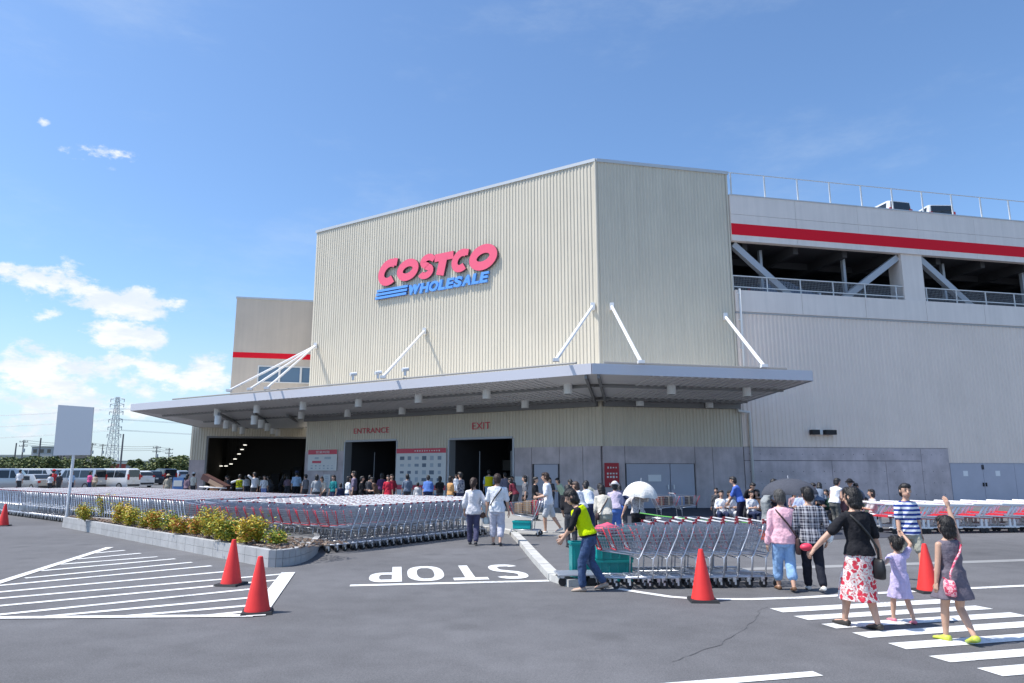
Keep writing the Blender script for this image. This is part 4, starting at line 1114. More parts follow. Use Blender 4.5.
def hand(mb, wrist, dirn, palmn, S, curl=.5, n=8):
    """palm plus four fingers and a thumb; dirn along the hand, palmn out of the palm"""
    d = dirn.normalized(); pn = (palmn - d * palmn.dot(d)).normalized(); sd = d.cross(pn)
    L = .104 * S
    mb.loft([(wrist - d * .012 * S, sd * .015 * S, pn * .012 * S), (wrist + d * .012 * S, sd * .019 * S, pn * .011 * S), (wrist + d * .04 * S, sd * .0255 * S, pn * .0105 * S), (wrist + d * .056 * S, sd * .024 * S, pn * .008 * S)], 10)
    for i, (off, ln) in enumerate(((-.0185, .040), (-.0062, .047), (.0062, .044), (.0182, .035))):
        b = wrist + d * (.052 - .003 * abs(i - 1.2)) * S + sd * off * S
        c1, c2 = curl * .55, curl * 1.35
        k = b + (d * math.cos(c1) + pn * math.sin(c1)) * ln * .5 * S
        e = k + (d * math.cos(c2) + pn * math.sin(c2)) * ln * .5 * S
        mb.cap(b, .0062 * S, k, .0056 * S, n); mb.cap(k, .0056 * S, e, .0046 * S, n)
    b = wrist + d * .014 * S - sd * .016 * S; k = b + (d * .72 - sd * .62 + pn * .3).normalized() * .028 * S; e = k + (d * .9 - sd * .1 + pn * .45).normalized() * .024 * S
    mb.cap(b, .0078 * S, k, .0066 * S, n); mb.cap(k, .0066 * S, e, .005 * S, n)
def person(label, p, yaw, S, top=None, bottom=None, hair='short', hairm=None, sleeve=.5, lean=0.0, side=0.0, twist=0.0, head=(0, 0), feet=None, hands=None, curl=.5,
           male=False, hs=1.0, shoe=None, dress=None, hem=None, btm='pants', blen=1.0, vx=.016, drop=0.0, face=False, skin=None, group=None, vest=None, hatm=None, hipw=1.0, widen=1.0, palms=None, shk=1.0):
    """S = standing height; local frame faces +Y"""
    skin = skin or skin_m
    feet = feet or [(-.05, .02, 0), (.05, -.02, 0)]
    hands = hands or [(-.155, .03, .455), (.155, .03, .455)]
    pz = .525 - drop
    P = V((0, 0, pz)) * S
    ax = V((math.cos(twist), math.sin(twist), 0))
    def sp(s):      # point on the spine, progressively bent
        n = 6; q = P.copy(); tot = 0
        if s < 0:
            return P + V((0, -math.sin(lean * .3), -math.cos(lean * .3))) .cross(V((0,0,0))) + V((0, math.sin(lean * .3) * s, math.cos(lean * .3) * s)) * S
        for i in range(n):
            a = lean * (.55 + .75 * (i + .5) / n); q = q + V((math.sin(side) * 1, math.sin(a), math.cos(a))).normalized() * (s / n) * S
        return q
    def fr(s):
        a = lean * (.4 + .9 * max(0, s) / .33); return V((1, 0, 0)), V((0, math.cos(a), -math.sin(a)))
    wa, hp, chh, shd = (.084, .100, .098, .112) if male else (.078, .102, .090, .100)
    wa *= widen; hp *= widen * hipw; chh *= widen
    RG = [(-.085, hp * .62, .055), (-.05, hp * .95, .062), (0.0, hp, .066), (.045, hp * .95, .062), (.10, wa, .054 * widen), (.16, (wa + chh) / 2, .058 * widen), (.215, chh, .062 * widen), (.26, chh * 1.08, .057), (.295, shd * .86, .044), (.318, .055, .034), (.335, .034, .032)]
    def torso(mb, s0, s1, inf, n=18, amp=0, flare=0.0):
        rg = []
        ss = [r for r in RG if s0 - .001 <= r[0] <= s1 + .001]
        def interp(s):
            for (a, b) in zip(RG, RG[1:]):
                if a[0] <= s <= b[0]:
                    f = (s - a[0]) / (b[0] - a[0]); return (s, a[1] + (b[1] - a[1]) * f, a[2] + (b[2] - a[2]) * f)
            return (s,) + RG[-1][1:] if s > RG[-1][0] else (s,) + RG[0][1:]
        lst = sorted({s0, s1, *[r[0] for r in ss]})
        for s in lst:
            _, a, b = interp(s); u, v = fr(s); tw = ax if s > .15 else V((1, 0, 0)); u = (u + tw * (1 if s > .15 else 0)).normalized()
            fl = flare * max(0, (.10 - s) / .2)
            rg.append((sp(s), u * (a + inf + fl) * S, v * (b + inf + fl) * S, amp))
        mb.loft(rg, n)
    body = MB()
    torso(body, -.085, .335, 0)
    # head
    u, v = fr(.33); neck = sp(.325); a = lean * .8 - R(head[0]) * 0
    hp_, hy_ = R(head[0]) + lean * .55, R(head[1])
    up = V((0, math.sin(hp_), math.cos(hp_))); fw0 = V((0, math.cos(hp_), -math.sin(hp_)))
    Rz = Matrix.Rotation(hy_, 3, up); fw = Rz @ fw0; rt = fw.cross(up)
    kf = hs * 1.09
    hc = neck + up * (.027 + .055 * kf) * S + fw0 * .012 * S + up * .013 * S
    def H(x, y, z): return hc + (rt * x + fw * y + up * z) * S * kf
    body.cap(neck - up * .02 * S, .034 * S, hc - up * .025 * S * kf, .030 * S, 12)
    body.ell(H(0, -.004, .012), rt * .0475 * S * kf, fw * .057 * S * kf, up * .058 * S * kf, 18, 13)
    body.ell(H(0, .010, -.028), rt * .036 * S * kf, fw * .043 * S * kf, up * .040 * S * kf, 16, 11)
    body.cap(H(0, .050, .004), .006 * S * kf, H(0, .063, -.016), .0085 * S * kf, 8)
    for sx in (-1, 1): body.ell(H(sx * .049, -.004, -.004), rt * .006 * S * kf, fw * .011 * S * kf, up * .017 * S * kf, 8, 7)
    # arms
    wr = []; elb = []; shs = []
    for i, sx in enumerate((-1, 1)):
        u, v = fr(.285); sh0 = sp(.272) + ax * sx * shd * S
        t = V(hands[i]) * S
        e, w = ik(sh0, t, .172 * S, .150 * S, V((sx * .45, -1, -.15)))
        shs.append(sh0); elb.append(e); wr.append(w)
        body.cap(sp(.272) + ax * sx * .045 * S, .034 * S, sh0, .027 * S); body.cap(sh0, .0275 * S, e, .0225 * S); body.cap(e, .0228 * S, e.lerp(w, .35), .0232 * S); body.cap(e.lerp(w, .35), .0232 * S, w, .0150 * S)
    # legs
    hipj, kn, an, fdir = [], [], [], []
    for i, sx in enumerate((-1, 1)):
        h = P + V((sx * .052, 0, 0)) * S; f = feet[i]; lift = f[2]; yawf = R(f[3]) if len(f) > 3 else 0
        t = V((f[0], f[1], f[2] + .047)) * S
        k, a_ = ik(h, t, .250 * S, .238 * S, V((sx * .12, 1, 0)))
        hipj.append(h); kn.append(k); an.append(a_)
        body.cap(h, .054 * S * widen, k, .034 * S); body.cap(k, .034 * S, k.lerp(a_, .32), .0345 * S); body.cap(k.lerp(a_, .32), .0345 * S, a_, .0205 * S)
        pit = min(1.0, max(0, lift) * 7) if f[1] < 0 else -min(.4, max(0, lift) * 3)
        fd = V((math.sin(-yawf) * math.cos(pit), math.cos(yawf) * math.cos(pit), -math.sin(pit))); fdir.append(fd)
        body.cap(a_ + V((0, 0, -.022)) * S - fd * .012 * S, .0215 * S, a_ + V((0, 0, -.032)) * S + fd * .085 * S, .0125 * S)
    extra = MB()
    for i, sx in enumerate((-1, 1)):
        d = (wr[i] - elb[i]).normalized(); pn = V((-sx, .15, 0))
        if palms: pn = V(palms[i])
        cu = curl[i] if isinstance(curl, (list, tuple)) else curl
        hand(extra, wr[i], d, pn, S, cu, 7 if vx > .012 else 9)
    if face:
        for sx in (-1, 1):
            extra.cur = 1; extra.ell(H(sx * .019, .0475, .008), rt * .0085 * S * kf, fw * .005 * S * kf, up * .0042 * S * kf, 10, 7)
            extra.cap(H(sx * .010, .0525, .021), .0025 * S * kf, H(sx * .030, .0465, .022), .002 * S * kf, 6)
        extra.cur = 2; extra.cap(H(-.012, .0500, -.036), .0032 * S * kf, H(.012, .0500, -.036), .0032 * S * kf, 8)
    extra.cur = 0
    o = raw('person', body); o.location = (p[0], p[1], 0); o.rotation_euler = (0, 0, yaw); tag(o, label, 'person', group)
    finish(o, body, vx * .75 if not face else .009, [skin, eye_m, lip_m], 3, 0, extra)
    # clothes
    def sleeves(mb, frac, inf):
        for i, sx in enumerate((-1, 1)):
            mb.cap(sp(.268) + ax * sx * .045 * S, (.034 + inf) * S, shs[i], (.0275 + inf) * S)
            if frac <= 0: continue
            f1 = min(1, frac / .54)
            mb.cap(shs[i], (.0275 + inf) * S, shs[i].lerp(elb[i], f1), (.025 + inf + (.004 if frac < .54 else 0)) * S)
            if frac > .54: mb.cap(elb[i], (.0255 + inf) * S, elb[i].lerp(wr[i], (frac - .54) / .46 * .98), (.0195 + inf) * S)
    def legs(mb, frac, inf, loose):
        for i in range(2):
            f1 = min(1, frac / .5); hh = hipj[i]
            mb.cap(hh, (.056 * widen + inf) * S, hh.lerp(kn[i], f1), (.037 + inf + loose * .6) * S)
            if frac > .5: mb.cap(kn[i], (.037 + inf + loose * .6) * S, kn[i].lerp(an[i], (frac - .5) / .5), (.026 + inf + loose) * S)
    def skirt(mb, s_top, zhem, fl, n=40, inf=.012, folds=7, amp=.05):
        rg = [];
        foot = (an[0] + an[1]) / 2; kne = (kn[0] + kn[1]) / 2; st = abs(an[0].y - an[1].y) / 2; stx = abs(an[0].x - an[1].x) / 2
        top = sp(s_top); u, v = fr(s_top)
        steps = 9
        zt = P.z - .04 * S
        for q in ([s_top, .05, 0.0] if s_top > .06 else [s_top, 0.0]):
            r = min(RG, key=lambda e: abs(e[0] - q)); uu, vv = fr(q); rg.append((sp(q), uu * (r[1] + inf) * S, vv * (r[2] + inf) * S, 0))
        for i in range(1, steps + 1):
            f = i / steps; z = P.z + (zhem * S - P.z) * f
            g_ = (P.z - z) / (P.z - kne.z) if z > kne.z else 1 + (kne.z - z) / (kne.z - foot.z)
            c = P.lerp(kne, min(1, g_)) if g_ <= 1 else kne.lerp(foot, g_ - 1)
            stg = min(1.0, (P.z - z) / (P.z - .05 * S))
            rg.append((V((c.x, c.y, z)), V((1, 0, 0)) * (hp + inf + fl * f + stx * stg * .2) * S, V((0, 1, 0)) * (.068 + inf + fl * .7 * f + st / S * stg * .85) * S, amp * f))
        mb.loft(rg, n, folds)
    if dress:
        s = MB(); torso(s, .04, .312, .012); skirt(s, .06, dress[1], dress[2]); 
        if sleeve > 0: sleeves(s, sleeve, .010)
        d = raw('dress', s, o); finish(d, s, vx, [dress[0]], 2, .011)
    else:
        s = MB()
        bh = bottom
        if btm == 'skirt':
            skirt(s, .10, blen, .012); d = raw('skirt', s, o)
        else:
            torso(s, -.085, .10, .010); legs(s, blen, .008, .004 if btm == 'pants' else .016); d = raw('shorts' if blen < .6 else 'trousers', s, o)
        finish(d, s, vx, [bottom], 2, .011)
        s = MB(); torso(s, hem if hem is not None else -.01, .315, .017, flare=.012); sleeves(s, sleeve, .010)
        d = raw('shirt', s, o); finish(d, s, vx, [top], 2, .013)
    if vest:
        s = MB(); torso(s, .02, .305, .030); 
        d = raw('vest', s, o); finish(d, s, vx, [vest], 2, .004)
    # hair
    hm_ = hairm or hair_black
    s = MB(); rr = lambda c, a, b, d: s.ell(H(*c), rt * a * S * kf, fw * b * S * kf, up * d * S * kf, 16, 11)
    rr((0, -.012, .014), .0515, .0565, .0605)
    rr((0, .020, .043), .0455, .033, .029)
    rr((0, -.026, -.014), .0485, .040, .046)
    if male is False and hair == 'short': rr((0, -.030, -.030), .046, .034, .036)
    if hair == 'bob': rr((0, -.018, -.020), .0555, .046, .054); rr((0, -.026, -.052), .052, .038, .034)
    if hair == 'long': rr((0, -.024, -.02), .054, .042, .056); s.cap(H(0, -.036, -.04), .044 * S * kf, H(0, -.046, -.125), .034 * S * kf)
    if hair in ('bun', 'pony'): rr((0, -.026, -.008), .049, .040, .042)
    if hair == 'bun': rr((0, -.072, .026), .031, .028, .031)
    if hair == 'pony': s.cap(H(0, -.068, .01), .017 * S * kf, H(0, -.086, -.02), .020 * S * kf); s.cap(H(0, -.086, -.02), .020 * S * kf, H(0, -.078, -.10), .010 * S * kf)
    d = raw('hair', s, o); finish(d, s, max(.007, vx * .6), [hm_], 2, -.010 if face else -.011)
    if hatm:
        s = MB(); s.loft([(H(0, -.01, .028), rt * .062 * S * kf, fw * .072 * S * kf), (H(0, -.01, .062), rt * .056 * S * kf, fw * .064 * S * kf), (H(0, -.01, .088), rt * .030 * S * kf, fw * .036 * S * kf)], 18)
        s.loft([(H(0, .0, .024), rt * .092 * S * kf, fw * .105 * S * kf), (H(0, .0, .030), rt * .088 * S * kf, fw * .10 * S * kf)], 22)
        s.build('hat', hatm, o, True)
    # shoes
    for i in range(2):
        s = MB(); fd = fdir[i]; a_ = an[i]; sdv = fd.cross(V((0, 0, 1))).normalized(); upv = sdv.cross(fd)
        c = a_ - upv * .028 * S
        rings = [(-.040, .010, .010, -.004), (-.034, .022, .020, 0), (0, .025, .024, .002), (.04, .027, .017, -.005), (.08, .027, .012, -.009), (.105, .018, .009, -.011), (.112, .006, .006, -.012)]
        s.loft([(c + fd * y * S + upv * zz * S, sdv * w * S * shk, upv * h * S * shk) for y, w, h, zz in rings], 12)
        s.build('shoe', shoe or mat('shoe_dark', (.03, .03, .035), .6), o, True)
    o['_x'] = 1
    return dict(o=o, H=H, sh=shs, wr=wr, P=P, sp=sp, S=S, an=an, elb=elb)
def wpt(pd, v):
    o = pd['o']; return Matrix.Rotation(o.rotation_euler.z, 3, 'Z') @ V(v) + o.location
def shoulder_bag(pd, label, bag_m, strap_m, side=1, z=.48, y=-.02, size=(.14, .06, .11), cross=True, mirror=False, rz=0.0, round_=True, x=None):
    """bag on the hip with a strap to the opposite shoulder"""
    S = pd['S']; bx = side * .135 if x is None else x
    c = V((bx, y, z)) * S
    t = thing('shoulder_bag', label, 'bag', wpt(pd, c), pd['o'].rotation_euler.z)
    s = MB()
    w, l, h = size
    s.loft([((0, 0, -h * .5 * S), (l * .30 * S, 0, 0), (0, w * .36 * S, 0)), ((0, 0, -h * .44 * S), (l * .48 * S, 0, 0), (0, w * .47 * S, 0)), ((0, 0, 0), (l * .52 * S, 0, 0), (0, w * .52 * S, 0)), ((0, 0, h * .38 * S), (l * .42 * S, 0, 0), (0, w * .46 * S, 0)), ((0, 0, h * .5 * S), (l * .18 * S, 0, 0), (0, w * .40 * S, 0))], 18)
    s.build('bag_body', bag_m, t, True)
    sh = -side if cross else side
    s = MB(); off = .0
    def loc(q): return V(q) * S - c
    spn = lambda q, dx, dy: (pd['sp'](q) + V((dx, dy, 0)) * S) - c
    for fb in (-1, 1):     # back and front runs of the strap
        pts = [V((0, fb * .02 * S, h * .45 * S)), spn(.05, side * .095, fb * .088), spn(.15, side * .035, fb * .090), spn(.22, sh * .02, fb * .092), spn(.275, sh * .06, fb * .066), spn(.318, sh * .072, fb * .0)] if cross else [V((0, fb * .02 * S, h * .45 * S)), spn(.2, side * .118, fb * .075), spn(.27, side * .095, fb * .062), spn(.322, side * .075, 0)]
        s.tube(pts, .011 * S * .8, 6)
    s.build('strap', strap_m, t, True)
    return t
C = cloth
white_c = C('white', (.74, .75, .78)); grey_c = C('light_grey', (.46, .46, .47)); black_c = C('black', (.018, .018, .022)); navy_c = C('navy', (.03, .04, .09)); jean_c = C('denim', (.055, .09, .18), None, .25)
ltblue = C('pale_denim', (.26, .42, .66), None, .12); pink_c = C('pink', (.80, .47, .54)); beige_c = C('beige', (.45, .40, .32)); khaki = C('khaki', (.36, .36, .30)); blue_c = C('blue', (.10, .20, .52)); lav = C('lavender', (.55, .48, .72)); greyv = C('grey_violet', (.15, .13, .16), None, .12)
red_c = C('red', (.55, .03, .06)); teal_c = C('teal', (.02, .20, .22)); mauve = C('mauve', (.22, .15, .19)); orange_c = C('apricot', (.62, .34, .14)); brown_c = C('brown', (.12, .07, .05)); skyb = C('sky', (.36, .50, .68)); hiv = C('hi_vis', (.62, .78, .0), None, .05); slate = C('slate', (.16, .20, .27)); dgrey = C('dark_grey', (.07, .07, .08)); cream = C('cream', (.62, .58, .50)); lgrey2 = C('silver_grey', (.36, .38, .40))
sandal = mat('sandal_brown', (.16, .08, .04), .6); shoe_w = mat('shoe_white', (.7, .68, .64), .6); shoe_y = mat('clog_yellow', (.75, .62, .04), .5, c2=(.35, .55, .10), vscale=14); shoe_p = mat('sandal_pink', (.72, .20, .28), .5); shoe_k = mat('shoe_dark', (.03, .03, .035), .6)
NV = .0095
# 1 mother in black
pos = gnd(866, 629)
mo = person('woman in black T-shirt and red and white floral skirt crossing with a small girl', pos, R(8), 1.60, black_c, pattern('floral_skirt', 'floral'), 'bob', hair_black, .42, lean=.05, head=(4, 26),
   widen=.94, feet=[(-.085, .12, .004, 18), (.05, -.07, .012, 8)], hands=[(-.335, .10, .535), (.185, .02, .475)], curl=[.9, 1.0], btm='skirt', blen=.20, vx=NV, shoe=mat('sandal_black', (.03, .025, .02), .6), hem=-.0)
shoulder_bag(mo, 'black round shoulder bag at the hip of the woman in floral skirt', mat('bag_black', (.012, .012, .014), .45), mat('strap_black', (.02, .02, .02), .6), 1, .435, -.075, (.16, .07, .145), True, x=.085)
w = wpt(mo, mo['wr'][0] + V((-.07, .06, -.03))); bundle('red_purse', w, (.075, .055, .045), mat('purse_red', (.72, .04, .09), .5), 'red pink purse held out by the woman in black T-shirt', 'purse', 5)
# 2 little girl in lavender
pos2 = gnd(904, 623)
gi = person('small girl in lavender dress with hair bun reaching up one arm', pos2, R(4), .98, hair='bun', dress=(lav, .30, .03), sleeve=.3, lean=.02, hs=1.22, head=(2, 12),
   feet=[(-.07, .10, .003, 10), (.07, -.10, .01, -5)], hands=[tuple((Matrix.Rotation(-R(4), 3, 'Z') @ (wpt(mo, mo['wr'][1] + V((.02, 0, -.07))) - V((pos2.x, pos2.y, 0)))) / .98), (.17, .10, 1.05)], curl=[.9, .5], vx=.008, shoe=shoe_p)
# 3 girl in grey dress
pos3 = gnd(960, 643)
gd = person('girl in grey sleeveless dress and yellow clogs waving one raised arm', pos3, R(10), 1.29, hair='bob', dress=(greyv, .36, .05), sleeve=.0, lean=.03, hs=1.10, head=(0, 4),
   feet=[(-.04, .10, .002, 20), (.035, -.12, .035, -8)], hands=[(-.150, .03, .43), (.10, .09, 1.14)], curl=[.6, .3], vx=NV, shoe=shoe_y, shk=1.3, palms=[(1, .1, 0), (0, 1, 0)])
shoulder_bag(gd, 'pink flowered small bag at the hip of the girl in grey dress', pattern('pink_bag', 'pinkprint'), pattern('pink_bag', 'pinkprint'), -1, .455, -.075, (.13, .06, .13), True, x=-.105)
# 4 boy
posb = gnd(914, 581)
bo_ = person('boy in blue and white striped T-shirt and khaki shorts walking toward the camera', posb, R(186), 1.56, pattern('stripe_shirt', 'stripe'), khaki, 'short', hair_black, .40, lean=-.02, head=(0, -14), hs=1.06,
   feet=[(-.055, .10, .006, 0), (.06, -.20, .05, 0)], hands=[(-.150, -.02, .47), (.150, .05, .46)], curl=.6, btm='shorts', blen=.40, vx=NV, face=True, shoe=shoe_k, hem=-.04)
# 5 pink shirt lady
pos5 = gnd(787, 591)
pk_ = person('older woman in pink long sleeved shirt and pale blue cropped trousers walking away', pos5, R(-6), 1.50, pink_c, ltblue, 'short', hair_grey, 1.0, lean=.06, head=(3, -6),
   feet=[(-.055, .09, .0, 3), (.045, -.10, .02, -4)], hands=[(-.165, .03, .43), (.15, .08, .47)], btm='wide', blen=.80, vx=NV, hem=-.05, shoe=sandal, widen=1.05)
shoulder_bag(pk_, 'long dark brown shoulder bag of the woman in pink shirt', mat('bag_brown', (.045, .022, .02), .6), mat('bag_brown', (.045, .022, .02), .6), 1, .455, -.06, (.09, .05, .17), True, x=.125)
# 6 plaid
pos6 = gnd(815, 592)
pl_ = person('young man in black and white plaid shirt and dark trousers carrying a white bag', pos6, R(-10), 1.54, pattern('plaid_shirt', 'plaid'), C('dark_jean', (.016, .018, .028)), 'short', hair_black, .95, lean=.03, head=(2, 18),
   feet=[(-.03, .12, .0), (.06, -.10, .03)], hands=[(-.13, .10, .52), (.165, .06, .50)], blen=.96, vx=NV, hem=-.05, shoe=shoe_w, male=True)
w = wpt(pl_, V((.185, .04, .60)) * 1.54); bundle('plastic_bag', w - V((0, 0, .20)), (.07, .08, .17), mat('bag_white', (.62, .68, .72), .35), 'white plastic bag carried by the young man in plaid', 'bag', 8)
# 7 woman with jacket, 8 man with strap
pos7 = gnd(473, 545)
w7 = person('woman in white blouse walking away with a pale jacket over her arm', pos7, R(4), 1.60, cloth('blouse', (.70, .68, .70)), C('dark_purple_jean', (.07, .07, .13)), 'pony', hair_brown, .75, lean=.02, head=(2, -16),
   feet=[(-.045, .10, .0), (.04, -.10, .02)], hands=[(-.14, .06, .50), (.16, .12, .58)], blen=.96, vx=.012, hem=-.06)
s = MB(); c7 = V((.185, .06, .60)) * 1.6
rg = []
for i in range(9):
    f = i / 8; rg.append((c7 + V((.04 * f, -.02 * f, .04 - .50 * f)) , V((.07 + .02 * math.sin(f * 9), .02, 0)), V((-.015, .05 + .045 * f, 0)), .12))
s.loft(rg, 22, 5); oj = s.build('folded_jacket', cloth('jacket', (.60, .66, .64)), None, True); oj.location = pos7; oj.rotation_euler = (0, 0, R(4)); tag(oj, 'pale jacket draped over the arm of the woman in white blouse', 'jacket')
bundle('hand_bag', wpt(w7, V((.15, .02, .40)) * 1.6), (.085, .05, .075), mat('bag_tan', (.10, .05, .035), .6), 'small brown bag at the side of the woman with the jacket', 'bag', 3)
pos8 = gnd(497, 545.5)
m8 = person('man in white T-shirt with black strap and pale cropped trousers walking away', pos8, R(-3), 1.70, white_c, C('pale_grey', (.52, .52, .60)), 'short', hair_brown, .46, lean=.03, feet=[(-.06, .06, .0), (.05, -.08, .015)], hands=[(-.165, .05, .47), (.17, .06, .47)], btm='wide', blen=.78, vx=.012, male=True, hem=-.05, shoe=shoe_k)
shoulder_bag(m8, 'black waist bag worn crossways by the man in white T-shirt', mat('bag_black', (.012, .012, .014), .45), mat('strap_black', (.02, .02, .02), .6), -1, .60, .09, (.10, .06, .06), True, x=-.03)
# 9 man pushing loaded cart
pos9 = gnd(549, 533)
m9 = person('man in white polo and pale shorts pushing the loaded cart', pos9, R(88), 1.72, white_c, C('pale_khaki', (.52, .55, .58)), 'short', hair_brown, .45, lean=.13, feet=[(-.04, .06, .0), (.05, -.20, .04)], hands=[(-.09, .20, .60), (.09, .20, .60)], curl=1.1, btm='shorts', blen=.46, vx=.012, male=True, hem=-.05, shoe=shoe_w)
# 10 worker
pos10 = gnd(590, 591)
m10 = person('worker in yellow safety vest and jeans leaning over at the front of the carts', pos10, R(80), 1.56, black_c, jean_c, 'bob', hair_black, .62, widen=.92, lean=.42, head=(12, 8), feet=[(-.05, .07, .0), (.05, -.14, .03)], hands=[(-.07, .26, .50), (.09, .25, .53)], curl=1.0, blen=.94, vx=.0105, vest=hiv, hem=.0, shoe=mat('shoe_tan', (.35, .28, .22), .6))
# ------------------------------------------------------------------ the crowd further back
def head_h(x, yh, Y):
    a, b = ray(x, yh); return V((a * Y, Y, 0)), CAM_H + b * Y
def crowd(x, yh, Y, label, yaw, top, bottom, S=None, **k):
    p, h = head_h(x, yh, Y)
    if S is None:
        S = max(1.0, min(1.80, h))
        if S < 1.46 and 'child' not in label and 'lean' not in k:
            S = 1.52; k['lean'] = min(.8, math.acos(max(-1, min(1, (h / S - .525) / .475))) / 1.1); k.setdefault('hands', [(-.08, .22, .50), (.08, .24, .52)])
    vx = k.pop('vx', .018)
    k.setdefault('hair', 'short')
    return person(label, p, R(yaw), S, top, bottom, vx=vx, **k)
hold = [(-.07, .20, .60), (.07, .20, .60)]
up_l = [(-.10, .14, .86), (.15, .02, .46)]
crowd(317, 475.5, 34, 'person in light grey top standing under the hours board', 20, lgrey2, dgrey, hair='bob', sleeve=.45)
crowd(334, 476, 34.5, 'woman with long dark hair in teal top left of the entrance doorway', 150, teal_c, navy_c, hair='long', sleeve=.5)
crowd(348.5, 477, 32, 'woman in white T-shirt beside two dark dressed people at the entrance', -60, white_c, jean_c, hair='bob', sleeve=.4)
crowd(354.5, 472, 33, 'tall man in grey violet shirt at the entrance doorway', 100, C('grey_mauve', (.20, .17, .24)), dgrey, male=True)
crowd(362, 477, 32.5, 'person in black top facing right at the entrance doorway', -80, black_c, dgrey, hands=hold)
crowd(378, 479, 32, 'person in brown top and beige apron holding arms forward at the doorway', 95, brown_c, beige_c, hands=hold, sleeve=.5, hair='bob')
crowd(388.5, 476, 32.5, 'woman in long red dress by the entrance doorway', 170, None, None, hair='bob', dress=(red_c, .25, .03), sleeve=.5)
crowd(392, 475, 34.5, 'person in dark red top half hidden behind the red dress', 180, C('dark_red', (.25, .03, .04)), dgrey, hair='long')
crowd(407.5, 475, 34, 'person in slate blue top in front of the product picture board', 10, slate, dgrey, hair='short')
crowd(428.5, 480, 33, 'broad person in bright blue shirt bending under the product board', 10, blue_c, navy_c, widen=1.25, lean=.45, S=1.60)
crowd(450.5, 477, 30, 'woman in apricot top leaning toward the man with the baby', -50, orange_c, white_c, hair='bob', sleeve=.5, hands=hold)
m_b = crowd(460.5, 473, 30, 'man in white and navy top carrying a baby', 60, C('white_navy', (.55, .56, .60), (.05, .06, .12), .3), navy_c, male=True, hands=[(-.05, .12, .70), (.08, .14, .66)])
bp_, _ = head_h(456, 480, 29.7)
bb = person('baby held in the arms of the man in white and navy', bp_, R(180), .66, white_c, white_c, 'short', hair_black, .9, hs=1.5, vx=.012, blen=.9)
bb['o'].location.z = .92
crowd(489, 467, 37.3, 'attendant in yellow vest standing inside the exit doorway', 0, skyb, skyb, male=True, vest=mat('cloth_vest_yellow', (.80, .68, .0), .8), hair='short')
crowd(505, 473, 36.5, 'man in grey violet shirt inside the exit doorway', 30, C('dusty_violet', (.24, .22, .28)), dgrey, male=True)
crowd(525, 477, 30, 'woman with bushy black hair in dark striped top right of the exit', 100, C('dark_stripe', (.05, .05, .06), (.30, .30, .32)), black_c, hair='bob', hs=1.08)
crowd(535, 478, 26.5, 'woman in black T-shirt facing the loaded cart', -100, black_c, dgrey, hair='short', sleeve=.35, hands=hold)
# opening at the left
crowd(240, 475, 40, 'attendant in yellow and black vest before the big opening', 10, white_c, dgrey, vest=C('vest_two_tone', (.62, .66, .0), (.03, .03, .02), .2), hands=[(-.30, .12, .72), (.15, .03, .46)], male=True)
crowd(255, 473, 40, 'man in white T-shirt raising a hand to his face before the big opening', 60, white_c, dgrey, hands=up_l, male=True)
crowd(264.5, 476, 42, 'person in white top with blue lower half before the big opening', -150, white_c, C('cornflower', (.25, .32, .60)), hair='bob')
crowd(297, 472, 42, 'man in pale blue shirt and navy cap at the right of the big opening', 15, skyb, black_c, male=True, hair='cap', hatm=navy_c)
crowd(272, 478, 47, 'person in dark grey clothes in the shadow of the big opening', 60, dgrey, dgrey)
crowd(281, 476, 48, 'woman in black with long hair in the shadow of the big opening', -30, black_c, black_c, hair='long')
crowd(288, 478, 46, 'person in mauve top in the shadow beside the pale blue shirt', 20, mauve, dgrey, hair='bob')
crowd(248, 477, 46, 'person in white top deep in the shadow of the big opening', 40, grey_c, dgrey)
crowd(223.5, 478, 44, 'person in brown top beside the tilted brown boxes', -30, brown_c, dgrey)
crowd(194, 473, 46, 'person with white cap beside the pale pier', -20, cream, dgrey, hair='cap', hatm=white_c)
crowd(187.5, 475, 40, 'woman with long dark hair in mauve top left of the pier', -30, mauve, black_c, hair='long', sleeve=.5)
crowd(168.5, 475, 44, 'person in beige hat and beige jacket left of the pier', 20, beige_c, beige_c, hair='short', hatm=C('hat_beige', (.55, .47, .36)))
# parking lot
crowd(20.5, 469.5, 60, 'man in white shirt with black backpack walking in the car park', 0, white_c, dgrey, male=True)
crowd(51, 474, 58, 'person in white shirt next to a red cap in the car park', 20, white_c, dgrey)
crowd(54.5, 468.5, 58.5, 'person in red top and red cap in the car park', 0, C('car_park_red', (.6, .06, .07)), dgrey, hatm=C('cap_red', (.6, .03, .04)))
crowd(60, 473, 58, 'person in dark top between the vans in the car park', 40, dgrey, dgrey)
crowd(72.5, 472, 56, 'person in pale blue shirt behind the sign pole', 0, skyb, navy_c)
crowd(90.5, 472, 57, 'woman in pink top in front of a silver van', -20, C('hot_pink', (.72, .12, .30)), jean_c, hair='bob')
crowd(95, 475, 57.5, 'person in beige top beside the woman in pink', 20, beige_c, khaki)
